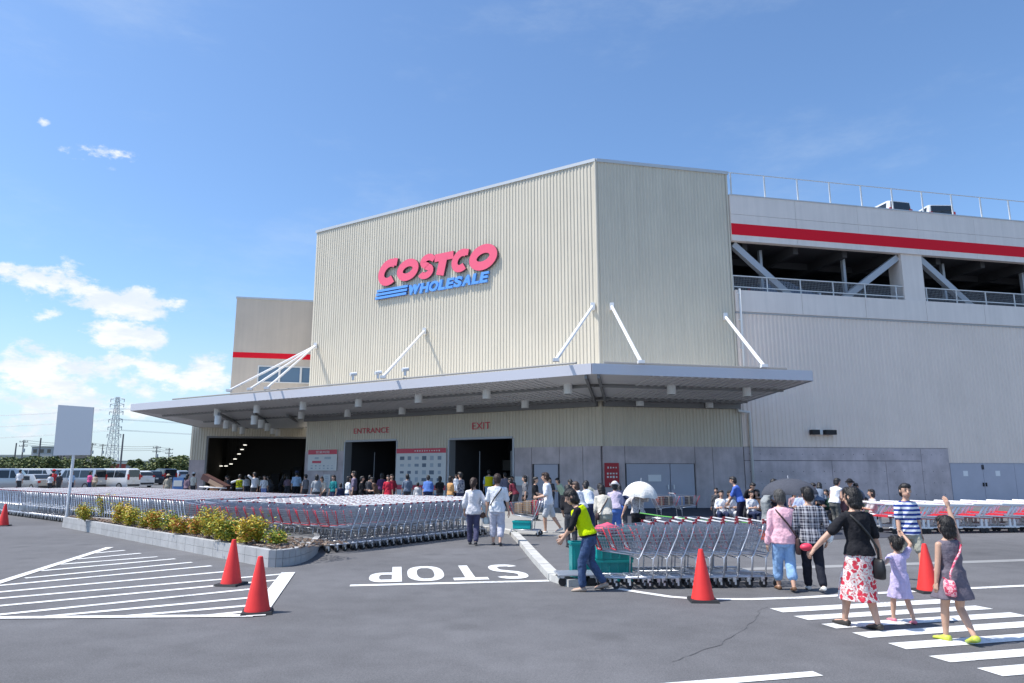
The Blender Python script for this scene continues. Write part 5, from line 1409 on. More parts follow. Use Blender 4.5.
# right hand group
crowd(571, 489, 17.5, 'dark haired person in black behind the yellow vest worker', 10, black_c, dgrey, hair='bob')
crowd(583, 484, 20, 'woman with brown hair in white cardigan left of the beige jacket', 60, white_c, jean_c, hair='bob', hairm=hair_brown, sleeve=.95)
crowd(590, 486, 22, 'person in white shirt close behind the brown haired woman', 20, C('white_blue', (.62, .66, .74)), navy_c)
crowd(597, 488, 22.5, 'person in grey top left of the beige jacket', -20, C('mid_grey', (.22, .22, .24)), dgrey)
bj = crowd(604.5, 488.5, 17, 'woman in light beige jacket with dark strap seen from behind', 8, cream, khaki, hair='bob', sleeve=.95, vx=.014)
shoulder_bag(bj, 'dark strap bag of the woman in beige jacket', mat('bag_brown', (.045, .022, .02), .6), mat('bag_brown', (.045, .022, .02), .6), -1, .50, -.04, (.12, .06, .1), True)
hb = crowd(614.5, 485.5, 19.5, 'person in lilac shirt and pale sun hat beside the beige jacket', -10, C('lilac', (.50, .44, .56)), blue_c, hair='short', hatm=C('hat_pale', (.60, .58, .60)), sleeve=.5)
bundle('cloth_bag', wpt(hb, V((.12, .1, .60))), (.14, .1, .16), mat('bag_blue', (.06, .16, .50), .5), 'bright blue bag held by the person in sun hat', 'bag', 12)
fl = crowd(637.5, 492, 17.5, 'person in flowery blouse under the white umbrella', -5, pattern('grey_print', 'print'), black_c, hair='short', sleeve=.5, hands=[(-.24, .04, .52), (.05, .10, .80)], vx=.014)
def umbrella(tip, grip, r, dome, m, m2, label, n=8):
    d = (tip - grip).normalized(); a = V((1, 0, 0)); u = d.cross(a).normalized(); w = d.cross(u)
    t = thing('umbrella', label, 'umbrella', grip); o0 = grip
    s = MB(); rows = 9; nn = n * 6; vs = []; fs = []
    for j in range(rows + 1):
        f = j / rows; rad = r * math.sin(f * 1.35) / math.sin(1.35); h = -dome * (1 - math.cos(f * 1.45)) / (1 - math.cos(1.45))
        for k in range(nn):
            an_ = 2 * math.pi * k / nn; sc = abs(math.sin(an_ * n / 2)); q = 1 - .10 * sc * f * f
            vs.append(tip - o0 + d * (h + .05 * sc * f ** 3 * dome) + (u * math.cos(an_) + w * math.sin(an_)) * rad * q)
    m_ = len(vs); vs += [q - d * .012 for q in vs]
    for j in range(rows):
        for k in range(nn):
            k2 = (k + 1) % nn; fs.append((j * nn + k, j * nn + k2, (j + 1) * nn + k2, (j + 1) * nn + k)); fs.append((m_ + j * nn + k, m_ + (j + 1) * nn + k, m_ + (j + 1) * nn + k2, m_ + j * nn + k2))
    for k in range(nn): fs.append((rows * nn + k, rows * nn + (k + 1) % nn, m_ + rows * nn + (k + 1) % nn, m_ + rows * nn + k))
    s.add(vs, fs); s.build('canopy', m, t, 50)
    s = MB(); s.cyl(V((0, 0, 0)), tip - o0 + d * .09, .009, 8); s.build('shaft', m2, t)
    s = MB(); s.cyl(-d * .06, d * .06, .016, 8); s.build('handle', M_['black'], t)
    for k in range(n):
        an_ = 2 * math.pi * k / n; e = tip - o0 - d * dome * .96 + (u * math.cos(an_) + w * math.sin(an_)) * r * .98; md = tip - o0 - d * dome * .38 + (u * math.cos(an_) + w * math.sin(an_)) * r * .55
        s = MB(); s.tube([tip - o0 - d * .02, md - d * .02, e - d * .01], .004, 4); s.build('rib', m2, t)
    return t
a_, b_ = ray(641, 481.5); tipw = V((a_ * 17.3, 17.3, CAM_H + b_ * 17.3)); umbrella(tipw, tipw + V((-.06, .02, -.72)), .43, .36, C('umbrella_white', (.78, .76, .72)), M_['steel'], 'white umbrella held over the person in flowery blouse')
a_, b_ = ray(788, 478.5); tipg = V((a_ * 25.5, 25.5, CAM_H + b_ * 25.5)); tipg = V((a_ * 21.3, 21.3, CAM_H + b_ * 21.3)); umbrella(tipg, tipg + V((.03, 0, -.95)), .86, .46, C('umbrella_grey', (.075, .08, .10)), M_['white'], 'large dark grey umbrella standing near the concrete wall')
sit = dict(drop=.24, feet=[(-.07, .22, 0), (.07, .24, 0)], hands=[(-.07, .20, .42), (.07, .20, .42)])
crowd(721, 491, 23.6, 'child in white shirt sitting at the left end of the wall group', 170, white_c, navy_c, S=1.50, **sit)
crowd(729.5, 492, 23.9, 'second child in white shirt sitting next to the woman in blue', -160, white_c, C('white_short', (.6, .6, .62)), S=1.48, **sit)
crowd(740, 482, 22.8, 'woman in bright blue shirt bending over the seated children', 65, C('strong_blue', (.09, .17, .55)), C('ink', (.02, .02, .04)), S=1.62, lean=.35, hair='short', sleeve=.5, hands=[(-.08, .24, .50), (.08, .24, .50)])
crowd(751, 492, 23.8, 'child in white shirt seated between the blue shirt and the grey dress', 190, white_c, navy_c, S=1.48, **sit)
crowd(764, 489, 22.4, 'woman in long grey dress bending forward to the right', -80, None, None, S=1.62, lean=.62, hair='short', dress=(C('grey_dress', (.30, .32, .33)), .10, .02), sleeve=.45, hands=[(-.05, .28, .50), (.08, .28, .50)])
crowd(776, 497, 22.6, 'dark dressed person squatting under the grey umbrella', 150, dgrey, dgrey, S=1.45, **sit)
crowd(800, 489, 23, 'person in pale blue shirt seated under the grey umbrella', 120, C('pale_blue', (.40, .48, .70)), navy_c, S=1.6, **sit)
crowd(810, 492, 23.6, 'person in grey top seated right of the umbrella', 90, C('mid_grey', (.22, .22, .24)), dgrey, S=1.55, **sit)
tk = crowd(833, 486, 22.5, 'woman in white tank top with dark strap facing the wall', -60, white_c, C('olive_grey', (.14, .14, .13)), sleeve=.0, hands=hold, lean=.38, S=1.58)
crowd(849, 481.5, 24, 'man in black shirt and cap standing by the concrete wall', 160, black_c, black_c, male=True, hair='cap', hatm=black_c)
crowd(872, 495, 22.5, 'woman in pale clothes seated at the right end of the wall group', 80, C('pale_rose', (.55, .50, .52)), dgrey, hair='bob', S=1.58, **sit)
crowd(842, 497, 22.8, 'person in dark clothes crouching between the tank top and the black shirt', 90, C('deep_rose', (.20, .10, .11)), black_c, S=1.45, **sit)

EXTRA = [(716, 488, 31, 'woman in dark top standing behind the seated children', 150, dgrey, dgrey, 'bob'), (745, 487, 31, 'person in black standing between the blue shirt and the wall', 200, black_c, dgrey, 'short'), (757, 491, 30, 'person in brown top behind the grey dress', 120, brown_c, dgrey, 'bob'),
 (782, 492, 28.5, 'person in navy top in front of the umbrella pole', 60, navy_c, dgrey, 'short'), (794, 490, 30, 'woman in dusty pink top behind the umbrella pole', 170, C('dusty_pink', (.42, .26, .28)), dgrey, 'long'), (806, 487, 30.5, 'man in white T-shirt standing right of the umbrella', 190, white_c, navy_c, 'short'),
 (818, 488, 29.5, 'woman in grey blue top left of the white tank top', -30, slate, dgrey, 'bob'), (826, 490, 30, 'person in dark green top left of the white tank top', 130, C('dark_green', (.04, .09, .06)), dgrey, 'short'), (857, 489, 29, 'person in slate top right of the man in black', 150, slate, black_c, 'short'), (865, 493, 28, 'child in pale yellow top near the end of the wall group', 100, C('pale_yellow', (.55, .50, .28)), dgrey, 'short'),
 (551, 479, 32, 'woman in charcoal top by the service door', 160, dgrey, dgrey, 'long'), (563, 480, 31, 'person in pale green top right of the service door', 120, C('pale_green', (.35, .45, .33)), dgrey, 'bob'), (576, 482, 27, 'man in black T-shirt left of the white cardigan', 40, black_c, jean_c, 'short'), (622, 487, 22, 'woman in dark blue top between the sun hat and white umbrella', 10, navy_c, dgrey, 'long'), (592, 484, 26, 'man in olive shirt left of the red wall sign', 30, khaki, dgrey, 'short'),
 (512, 477, 34, 'person in dark clothes at the right edge of the exit doorway', 160, dgrey, black_c, 'short'), (516, 480, 31, 'woman in maroon top right of the exit doorway', 60, C('maroon', (.18, .03, .05)), dgrey, 'bob'), (440, 477, 34, 'woman in black top left of the exit doorway', 20, black_c, dgrey, 'long'), (418, 479, 34.5, 'child in white top between the slate and bright blue shirts', 10, white_c, navy_c, 'short'),
 (370, 476, 35, 'man in dark shirt inside the entrance doorway', 0, dgrey, black_c, 'short'), (382, 474, 36, 'woman in deep purple top inside the entrance doorway', 10, C('deep_purple', (.10, .05, .13)), dgrey, 'bob'), (341, 478, 33, 'child in navy top left of the white T-shirt woman', 40, navy_c, khaki, 'bob'), (324, 478, 35, 'woman in cream top between the grey and teal tops', 170, cream, dgrey, 'bob'),
 (306, 475, 39, 'man in grey shirt in front of the corner of the big opening', 60, C('mid_grey', (.22, .22, .24)), dgrey, 'short'), (232, 477, 43, 'person in dark top left of the two tone vest', 100, dgrey, dgrey, 'short'), (259, 478, 45, 'woman in olive top behind the white T-shirt man', 10, khaki, black_c, 'long')]
for x, yh, Y, lab, yw, t_, b_, h_ in EXTRA:
    kw = dict(hair=h_, sleeve=random.choice([.4, .5, .9]))
    if x > 700:
        Y = 24.2 + (Y - 29) * .25
        if yh >= 490: kw.update(sit); kw['S'] = 1.5
    else: kw['hands'] = random.choice([None, hold, [(-.14, .06, .47), (.08, .16, .62)]])
    if 'child' in lab: kw['S'] = 1.2
    if kw.get('hands', 1) is None: kw.pop('hands')
    crowd(x, yh, Y, lab, yw, t_, b_, **kw)
# ---- turn the raw unions into continuous skins
for o, vx, mats, it, wr, ex in PEOPLE_POST:
    m = o.modifiers.new('r', 'REMESH'); m.mode = 'VOXEL'; m.voxel_size = vx; m.use_smooth_shade = True
    s_ = o.modifiers.new('s', 'SMOOTH'); s_.factor = .5; s_.iterations = it
dg = bpy.context.evaluated_depsgraph_get(); dg.update()
res_ = []
for o, vx, mats, it, wr, ex in PEOPLE_POST:
    res_.append(bpy.data.meshes.new_from_object(o.evaluated_get(dg)))
for (o, vx, mats, it, wr, ex), me in zip(PEOPLE_POST, res_):
    o.modifiers.clear(); old = o.data; o.data = me; me.name = old.name; bpy.data.meshes.remove(old)
    me.materials.clear()
    for m in mats: me.materials.append(m)
    if wr:
        n = [v.normal.copy() for v in me.vertices]
        for v, q in zip(me.vertices, n):
            c = v.co; d = mnoise.noise(V((c.x * 9, c.y * 9, c.z * 5.5))) + .6 * mnoise.noise(V((c.x * 21, c.y * 21, c.z * 13)))
            if wr < 0: d = .8 * abs(mnoise.noise(V((c.x * 60, c.y * 60, c.z * 7)))) + .5 * mnoise.noise(V((c.x * 18, c.y * 18, c.z * 12)))
            if wr > 0: d = .75 * d + .9 * (1 - 2 * abs(mnoise.noise(V((c.x * 7 + c.z * 4, c.y * 7 - c.z * 3, c.z * 4 + c.x * 3))))) - .45
            v.co = c + q * d * abs(wr)
    if ex is not None and ex.v:
        bm = bmesh.new(); bm.from_mesh(me)
        tmp = bpy.data.meshes.new('t'); tmp.from_pydata([tuple(v) for v in ex.v], [], ex.f); tmp.polygons.foreach_set('material_index', ex.mi)
        b2 = bmesh.new(); b2.from_mesh(tmp); bmesh.ops.recalc_face_normals(b2, faces=b2.faces); b2.to_mesh(tmp); b2.free()
        bm.from_mesh(tmp); bm.to_mesh(me); bm.free(); bpy.data.meshes.remove(tmp)
    if wr == -.011 and vx < .0085:
        vs0 = [(v.co.copy(), v.normal.copy()) for v in me.vertices]; zs = [c.z for c, _ in vs0]; zr = max(zs) - min(zs)
        bm = bmesh.new(); bm.from_mesh(me)
        for _ in range(900):
            c, q = random.choice(vs0); dn = V((random.uniform(-.25, .25), random.uniform(-.25, .25), -1)); dn = (dn - q * dn.dot(q) * .9).normalized()
            l = random.uniform(.025, .06); wd = q.cross(dn).normalized() * random.uniform(.0012, .003); b0 = c + q * .002; m0 = b0 + dn * l * .5 + q * random.uniform(.002, .006); e0 = b0 + dn * l + q * random.uniform(-.002, .007)
            bv = [bm.verts.new(p) for p in (b0 - wd, b0 + wd, m0 + wd * .8, m0 - wd * .8, e0)]
            bm.faces.new((bv[0], bv[1], bv[2], bv[3])); bm.faces.new((bv[3], bv[2], bv[4]))
        bm.to_mesh(me); bm.free()
    me.polygons.foreach_set('use_smooth', [True] * len(me.polygons)); me.update()
for o in list(scene.objects):
    if '_x' in o: del o['_x']

# tilted brown furniture boxes before the opening
bp0, _ = head_h(216, 480, 42)
t = thing('furniture_box', 'long brown box with tan side lying tilted on a trolley before the big opening', 'box', (bp0.x, bp0.y, 1.05), R(-10))
s = MB(); M = Matrix.Rotation(R(24), 3, 'Y'); s.box((0, 0, .05), (1.7, .5, .34), M); s.build('body', mat('brown_box', (.10, .045, .04), .7), t)
s = MB(); s.box((.16, -.254, -.05), (1.0, .02, .24), M); s.build('side_label', mat('tan_side', (.45, .30, .20), .7), t)
fbb = copy_tree(fb0); fbb.location = (bp0.x, bp0.y, 0); fbb.rotation_euler = (0, 0, 0); fbb['label'] = 'flatbed cart under the tilted brown box'
s = MB(); s.box((bp0.x, bp0.y, .74), (.5, .4, .52)); tag(s.build('support_box', M_['card']), 'cardboard box propping the tilted brown box', 'box')
bp1, _ = head_h(180, 478, 50)
t = thing('vending_box', 'blue box shaped display left of the pale pier', 'display', bp1)
s = MB(); s.box((0, 0, .65), (.75, .5, 1.3)); s.build('cabinet', mat('display_blue', (.10, .22, .50), .5), t); s = MB(); s.box((0, -.26, .9), (.6, .02, .4)); s.build('panel', M_['offwhite'], t)

# ------------------------------------------------------------------ vehicles
tyre = M_['black']; rim_m = mat('wheel_rim', (.45, .46, .48), .35, .6); vglass = mat('vehicle_glass', (.02, .025, .03), .05, spec=.8); tail = mat('tail_lamp', (.45, .02, .02), .3); head_l = mat('head_lamp', (.75, .78, .80), .15); trim_b = mat('bumper_dark', (.04, .04, .045), .6); plate = mat('number_plate', (.7, .7, .68), .5)
def vehicle(label, p, rz, kind, paint, cat='van', name='parked_van', z=0.0):
    L, W_, Hh = {'van': (4.6, 1.72, 1.95), 'sedan': (4.5, 1.72, 1.46), 'suv': (4.4, 1.76, 1.72)}[kind]
    t = thing(name, label, cat, (p[0], p[1], z), rz, 'vehicles in the car park' if z == 0 else None)
    belt = {'van': 1.08, 'sedan': .92, 'suv': 1.02}[kind]; hx = L / 2; w = W_ / 2
    if kind == 'van': st = [(-hx, .98, .9), (-hx + .05, 1.85, .97), (-hx + .3, Hh, 1), (hx - 1.5, Hh, 1), (hx - 1.15, Hh - .06, 1), (hx - .62, 1.16, 1), (hx - .12, .95, .95), (hx, .62, .86)]
    elif kind == 'sedan': st = [(-hx, .80, .88), (-hx + .06, 1.0, .95), (-hx + .55, 1.05, 1), (-hx + 1.15, Hh - .03, 1), (-hx + 1.8, Hh, 1), (hx - 2.0, Hh - .03, 1), (hx - 1.15, 1.0, 1), (hx - .2, .82, .95), (hx, .60, .86)]
    else: st = [(-hx, .95, .9), (-hx + .08, 1.2, .97), (-hx + .45, Hh - .08, 1), (-hx + 1.0, Hh, 1), (hx - 1.9, Hh - .03, 1), (hx - 1.1, 1.08, 1), (hx - .2, .92, .95), (hx, .65, .86)]
    s = MB(); vs = []; fs = []
    for x, zt, k in st:
        up = zt > belt + .05; zb = min(belt, zt - .04)
        ti = .80 if up else .93
        half = [(w * k * .90, .20), (w * k, .42), (w * k, (zb + .42) / 2), (w * k * .985, zb), (w * k * (ti + .03), zt - .05 if up else zt - .015), (w * k * ti * .86, zt)]
        ring = [(x, y, z_) for y, z_ in half] + [(x, -y, z_) for y, z_ in half[::-1]]; vs += ring
    n = 12
    for i in range(len(st) - 1):
        for k in range(n): fs.append((i * n + k, i * n + (k + 1) % n, (i + 1) * n + (k + 1) % n, (i + 1) * n + k))
    fs += [tuple(range(n)), tuple(range((len(st) - 1) * n, len(st) * n))]
    s.add(vs, fs); s.build('body', paint, t, 35)
    def side_y(z_): return w * (1 - (.16 * (z_ - belt) / (Hh - belt)))
    # side glass as panes
    xs0 = {'van': (-hx + .25, -hx + 1.55, -hx + 2.85, hx - 1.12), 'sedan': (-hx + 1.25, -hx + 2.2, hx - 1.55), 'suv': (-hx + .5, -hx + 1.4, -hx + 2.3, hx - 1.5)}[kind]
    z0, z1 = belt + .05, Hh - .17
    for sy in (-1, 1):
        for i, (a, b) in enumerate(zip(xs0, xs0[1:])):
            last = i == len(xs0) - 2
            a2, b2 = a + .04, b - .04; tb_ = b2 - (.34 if last else 0); ta_ = a2 + (.25 if i == 0 and kind != 'van' else 0)
            s = MB(); y0, y1 = sy * (side_y(z0) + .004), sy * (side_y(z1) + .006)
            q = [(a2, y0, z0), (b2, y0, z0), (tb_, y1, z1), (ta_, y1, z1)]
            s.add(q + [(u_[0], u_[1] - sy * .03, u_[2]) for u_ in q], [(0, 1, 2, 3), (7, 6, 5, 4), (0, 4, 5, 1), (1, 5, 6, 2), (2, 6, 7, 3), (3, 7, 4, 0)]); s.build('side_window', vglass, t)
    def slab(nm, x0, z0_, x1, z1_, k0, k1, m, off):
        s = MB(); d = V((x1 - x0, 0, z1_ - z0_)); nn_ = V((d.z, 0, -d.x)).normalized(); nn_ = nn_ if nn_.x * off > 0 else -nn_
        q = [V((x0, -w * k0, z0_)), V((x0, w * k0, z0_)), V((x1, w * k1, z1_)), V((x1, -w * k1, z1_))]
        s.hexa([v - nn_ * .02 for v in q], [v + nn_ * .008 for v in q]); return s.build(nm, m, t)
    if kind == 'van': slab('windscreen', hx - .61, 1.18, hx - 1.08, Hh - .13, .84, .72, vglass, 1); slab('rear_window', -hx - .004, 1.15, -hx + .034, 1.80, .80, .74, vglass, -1)
    elif kind == 'sedan': slab('windscreen', hx - 1.15, 1.02, hx - 1.89, Hh - .07, .84, .72, vglass, 1); slab('rear_window', -hx + .60, 1.10, -hx + 1.06, Hh - .07, .80, .72, vglass, -1)
    else: slab('windscreen', hx - 1.10, 1.10, hx - 1.80, Hh - .08, .84, .72, vglass, 1); slab('rear_window', -hx + .07, 1.22, -hx + .37, Hh - .14, .80, .72, vglass, -1)
    for sx in (-hx + .85, hx - .85):
        for sy in (-1, 1):
            s = MB(); s.cyl((sx, sy * (w - .19), .32), (sx, sy * (w + .012), .32), .32, 20); wh2 = s.build('wheel', tyre, t, 40)
            s = MB(); s.cyl((sx, sy * (w - .0), .32), (sx, sy * (w + .02), .32), .20, 14); s.build('rim', rim_m, wh2)
    for sy in (-1, 1):
        s = MB(); zt_ = 1.15 if kind != 'sedan' else .82
        s.box((-hx + .03, sy * w * .80, zt_), (.10, .20, .5 if kind == 'van' else .18)); s.build('tail_lamp', tail, t)
        s = MB(); s.box((hx - .12, sy * w * .70, .78), (.18, .34, .14)); s.build('headlight', head_l, t)
        s = MB(); s.box((hx - 1.0 if kind == 'van' else hx - 1.5, sy * (w + .09), belt + .06), (.10, .16, .13)); s.build('mirror', paint, t)
    s = MB(); s.box((hx - .03, 0, .40), (.10, W_ * .84, .18)); s.build('front_bumper', trim_b, t); s = MB(); s.box((-hx + .02, 0, .40), (.10, W_ * .84, .18)); s.build('rear_bumper', trim_b, t)
    s = MB(); s.box((-hx - .006, 0, .78), (.012, .34, .17)); s.build('number_plate', plate, t)
    return t
silver = mat('paint_silver', (.50, .52, .55), .3, .5, coat=.5); wpaint = mat('paint_white', (.74, .75, .76), .3, coat=.5); gpaint = mat('paint_grey', (.36, .37, .38), .35, .4, coat=.5); dpaint = mat('paint_dark', (.03, .035, .05), .3, .2, coat=.5); rpaint = mat('paint_maroon', (.10, .01, .015), .3, .2, coat=.5)
def park(x, Y, *a, **k): return vehicle(a[0], at(x, Y), R(a[1]), a[2], a[3], *a[4:], **k)
park(2, 62, 'silver minivan cut by the left edge of the photo', 25, 'van', silver)
park(33, 62, 'grey sedan with red tail lamp behind the man with backpack', 150, 'sedan', gpaint, 'car', 'parked_car')
park(38, 72, 'white van behind the grey sedan', 10, 'van', wpaint)
park(77, 66, 'silver van behind the sign pole', 172, 'van', silver)
park(113, 68, 'white minivan right of the blank sign', 165, 'van', wpaint)
park(134, 76, 'white estate car right of the white minivan', 150, 'suv', wpaint, 'car', 'parked_car')
park(148, 88, 'dark estate car in the middle row of the car park', 140, 'suv', dpaint, 'car', 'parked_car')
park(163, 92, 'black minivan far back in the car park', 135, 'van', dpaint)
park(176, 96, 'silver car furthest right in the car park beside the pier', 140, 'suv', silver, 'car', 'parked_car')
park(15, 88, 'white van far back at the left of the car park', 15, 'van', wpaint)
park(58, 90, 'white minivan far back between two nearer vans', 12, 'van', wpaint)
park(98, 92, 'grey van far back above the woman in pink', 8, 'van', gpaint)
# roof and deck cars
def on_deck(t, o, rz, *a, **k):
    q = WB.pt(t, 0, o); return vehicle(a[0], (q.x, q.y), math.atan2(dB[1], dB[0]) + R(rz), *a[1:], **k)
tr1 = WB.hit(895, 212)[0]; tr2 = WB.hit(936, 214)[0]
on_deck(tr1 + 1.6, -3.6, 91, 'white van on the roof deck, left of the pair', 'van', wpaint, 'van', 'parked_van', z=15.72)
on_deck(tr2 + 2.2, -3.5, 78, 'white van on the roof deck, right of the pair', 'van', wpaint, 'van', 'parked_van', z=15.72)
on_deck(WB.hit(802, 288)[0], -2.2, 0, 'dark blue car parked inside the open deck level', 'sedan', mat('paint_blue', (.06, .09, .14), .3, .3, coat=.5), 'car', 'parked_car', z=10.81)

# ------------------------------------------------------------------ far background
pyl_m = mat('pylon_steel', (.40, .42, .46), .6, .2)
def pylon(x, Y, h, lab):
    a, b = ray(x, 470); t = thing('power_pylon', lab, 'pylon', (a * Y, Y, 0))
    s = MB(); lv = 11; hw = lambda z: 1.9 * (1 - z / h) ** 1.1 + .55
    zs = [h * i / lv for i in range(lv + 1)]
    for sx, sy in ((-1, -1), (1, -1), (1, 1), (-1, 1)):
        s.tube([(sx * hw(z), sy * hw(z), z) for z in zs], .15, 4)
    for z0, z1 in zip(zs, zs[1:]):
        for k in range(4):
            c = [(-1, -1), (1, -1), (1, 1), (-1, 1)]; p, q = c[k], c[(k + 1) % 4]
            s.tube([(p[0] * hw(z0), p[1] * hw(z0), z0), (q[0] * hw(z1), q[1] * hw(z1), z1)], .07, 3); s.tube([(q[0] * hw(z0), q[1] * hw(z0), z0), (p[0] * hw(z1), p[1] * hw(z1), z1)], .07, 3); s.tube([(p[0] * hw(z1), p[1] * hw(z1), z1), (q[0] * hw(z1), q[1] * hw(z1), z1)], .07, 3)
    s.build('lattice_tower', pyl_m, t)
    for z in (.50, .60, .70, .80, .90, .97):
        s = MB(); z = h * z
        for sx in (-1, 1):
            s.tube([(sx * hw(z), 0, z + .8), (sx * 3.4, 0, z + .2)], .13, 4); s.tube([(sx * hw(z), 0, z - .6), (sx * 3.4, 0, z + .2)], .10, 4); s.tube([(sx * 3.2, 0, z + .2), (sx * 3.2, 0, z - 1.3)], .16, 5)
        s.build('cross_arm', pyl_m, t)
    return t
pylon(110.5, 330, 35.5, 'tall grey steel lattice power pylon right of the blank sign')
pole_m = mat('utility_pole', (.16, .15, .15), .85)
def upole(x, Y, ytop, lab, arms=2):
    a, b = ray(x, ytop); h = CAM_H + b * Y; t = thing('utility_pole', lab, 'utility pole', (a * Y, Y, 0))
    s = MB(); s.tube([(0, 0, 0), (0, 0, h)], .17, 8, True, .11); s.build('pole', pole_m, t)
    for i in range(arms):
        s = MB(); z = h - .4 - i * .9; s.box((0, 0, z), (1.8, .12, .12))
        for q in (-.8, -.3, .3, .8): s.cyl((q, 0, z + .06), (q, 0, z + .28), .05, 5)
        s.build('cross_arm', pole_m, t)
    if arms: s = MB(); s.cyl((.3, -.1, h - 2.6), (.3, -.1, h - 1.8), .22, 8); s.build('transformer', M_['grey_metal'], t)
    return V((a * Y, Y, h))
tops = [upole(24, 150, 440, 'utility pole with crossarms at far left'), upole(41, 120, 438, 'plain dark pole left of the blank sign', 0), upole(92.5, 170, 443, 'utility pole just right of the blank sign', 1), upole(103, 190, 444, 'short utility pole left of the pylon', 1), upole(123.5, 110, 434, 'plain dark pole right of the pylon', 0), upole(157, 160, 446, 'utility pole with crossarms above the black minivan'), upole(169.5, 170, 448, 'utility pole with crossarms nearest the warehouse'), upole(16.5, 130, 443, 'thin lamp pole at far left', 0)]
s = MB()
for a, b in ((tops[0], tops[2]), (tops[2], tops[5]), (tops[5], tops[6])):
    for dz in (0, -.5, -.9):
        pts = [a.lerp(b, i / 12) + V((0, 0, dz - 1.2 * (1 - (2 * i / 12 - 1) ** 2) * (b - a).length / 60)) for i in range(13)]; s.tube(pts, .03, 4)
tag(s.build('power_line', M_['black']), 'thin black wires strung between the utility poles', 'cable')
s = MB()
pb = gnd(110.5, 471.5) if False else V((ray(110.5, 470)[0] * 330, 330, 0))
for z in (.60, .74, .88):
    for sx in (-3.2, 3.2):
        for far, zz in ((V((-420, 300, 0)), 30), (V((260, 420, 0)), 30)):
            a = V((pb.x + sx, 330, 35.5 * z - 1.2)); b = V((far.x, far.y, zz * z / .74 - 1.2))
            s.tube([a.lerp(b, i / 14) + V((0, 0, -7 * (1 - (2 * i / 14 - 1) ** 2))) for i in range(15)], .06, 4)
tag(s.build('transmission_line', pyl_m), 'long sagging high voltage wires running to the pylon', 'cable')
fm = [mat('far_leaf', (.085, .12, .035), .7, c2=(.12, .16, .045), vscale=1.5), mat('far_leaf_light', (.19, .21, .07), .7), mat('far_leaf_dark', (.05, .08, .03), .7)]
trunk_m = mat('trunk_bark', (.11, .085, .065), .9)
def tree(x, Y, ytop, rad, lab, warm=False):
    a, b = ray(x, ytop); h = CAM_H + b * Y; t = thing('tree', lab, 'tree', (a * Y, Y, 0), random.uniform(0, 6), 'trees beyond the car park')
    s = MB(); s.tube([(0, 0, 0), (.1, 0, h * .35), (0, .1, h * .7)], .16, 6, True, .06)
    for i in range(4):
        q = random.uniform(0, 6.28); s.tube([(.08, 0, h * .35), (math.cos(q) * rad * .6, math.sin(q) * rad * .6, h * .7)], .07, 5, True, .03)
    s.build('trunk', trunk_m, t); s = MB()
    cl = [(V((random.gauss(0, rad * .42), random.gauss(0, rad * .42), h * random.uniform(.34, .86))), random.uniform(.3, .55) * rad) for _ in range(11)] + [(V((0, 0, h * .84)), rad * .38)]
    for i in range(1100):
        c, r = random.choice(cl); d = V((random.gauss(0, 1), random.gauss(0, 1), random.gauss(0, 1))).normalized() * r * random.uniform(.5, 1.05); q = c + d
        if q.z > h * 1.0: q.z = h * random.uniform(.9, 1.0)
        M = Matrix.Rotation(random.uniform(0, 6.28), 3, 'Z') @ Matrix.Rotation(random.uniform(-1.3, 1.3), 3, 'X'); l = random.uniform(.14, .30)
        s.cur = random.choices([0, 1, 2], [5, 4 if warm else 2, 3])[0]; s.add([q + M @ V((-l, 0, 0)), q + M @ V((0, -l * .6, .03)), q + M @ V((l, 0, 0)), q + M @ V((0, l * .6, .03))], [(0, 1, 2, 3)])
    s.build('crown', fm, t, fix=False)
TR = [(-6, 120, 459, 3.2), (6, 130, 457, 3.4), (17, 125, 458, 2.6), (27, 130, 458.5, 2.8), (37, 120, 456, 2.8), (49, 110, 456.5, 2.0), (54, 115, 458, 1.8), (66, 125, 460, 2.6), (80, 120, 459, 3.0), (92, 115, 456, 2.8), (100, 120, 457, 2.6), (139, 120, 458, 1.4), (155, 118, 457.5, 2.0), (164, 116, 457, 2.0), (175, 118, 457, 2.6), (183, 116, 455.5, 2.4), (190, 122, 459, 2.4), (-22, 125, 456, 3.4)]
TL = ['leafy tree at the very left edge of the picture', 'bushy tree left of the thin lamp pole', 'small tree at the foot of the thin lamp pole', 'tree below the far left utility pole', 'dark tree beside the plain dark pole', 'bright green tree left of the blank sign', 'narrow tree touching the blank sign', 'tree behind the sign pole', 'tree behind the blank sign', 'tall bushy tree just right of the blank sign', 'tree left of the pylon foot', 'thin single tree right of the plain dark pole', 'rounded green tree left of two utility poles', 'rounded green tree under the utility pole', 'yellowish tree left of the pier', 'taller yellowish tree next to the pier', 'tree partly behind the pier', 'tree just outside the left edge']
for (x, Y, yt, r), l in zip(TR, TL): tree(x, Y, yt, r, l, x > 170 or x < 20)
def slab_building(x0, x1, Y, ytop, m, lab, fl=3):
    a0, b0 = ray(x0, ytop); a1, _ = ray(x1, ytop); h = CAM_H + b0 * Y; t = thing('distant_building', lab, 'building', ((a0 + a1) / 2 * Y, Y, 0)); w = (a1 - a0) * Y
    s = MB(); s.box((0, 6, h / 2), (w, 12, h)); s.build('wall', m, t)
    s = MB(); s.box((0, 6, h + .2), (w + .6, 12.6, .4)); s.build('roof', M_['coping'], t)
    s = MB(); n = int(max(3, w // 5))
    for i in range(n):
        for j in range(fl): s.box((-w / 2 + (i + .5) * w / n, -.02, h * (j + .55) / fl), (w / n * .5, .08, h / fl * .4))
    s.build('window_row', vglass, t)
fb1 = mat('far_wall', (.36, .37, .40), .8); fb2 = mat('far_wall_pale', (.48, .47, .46), .8); fb3 = mat('far_wall_warm', (.36, .28, .25), .8)
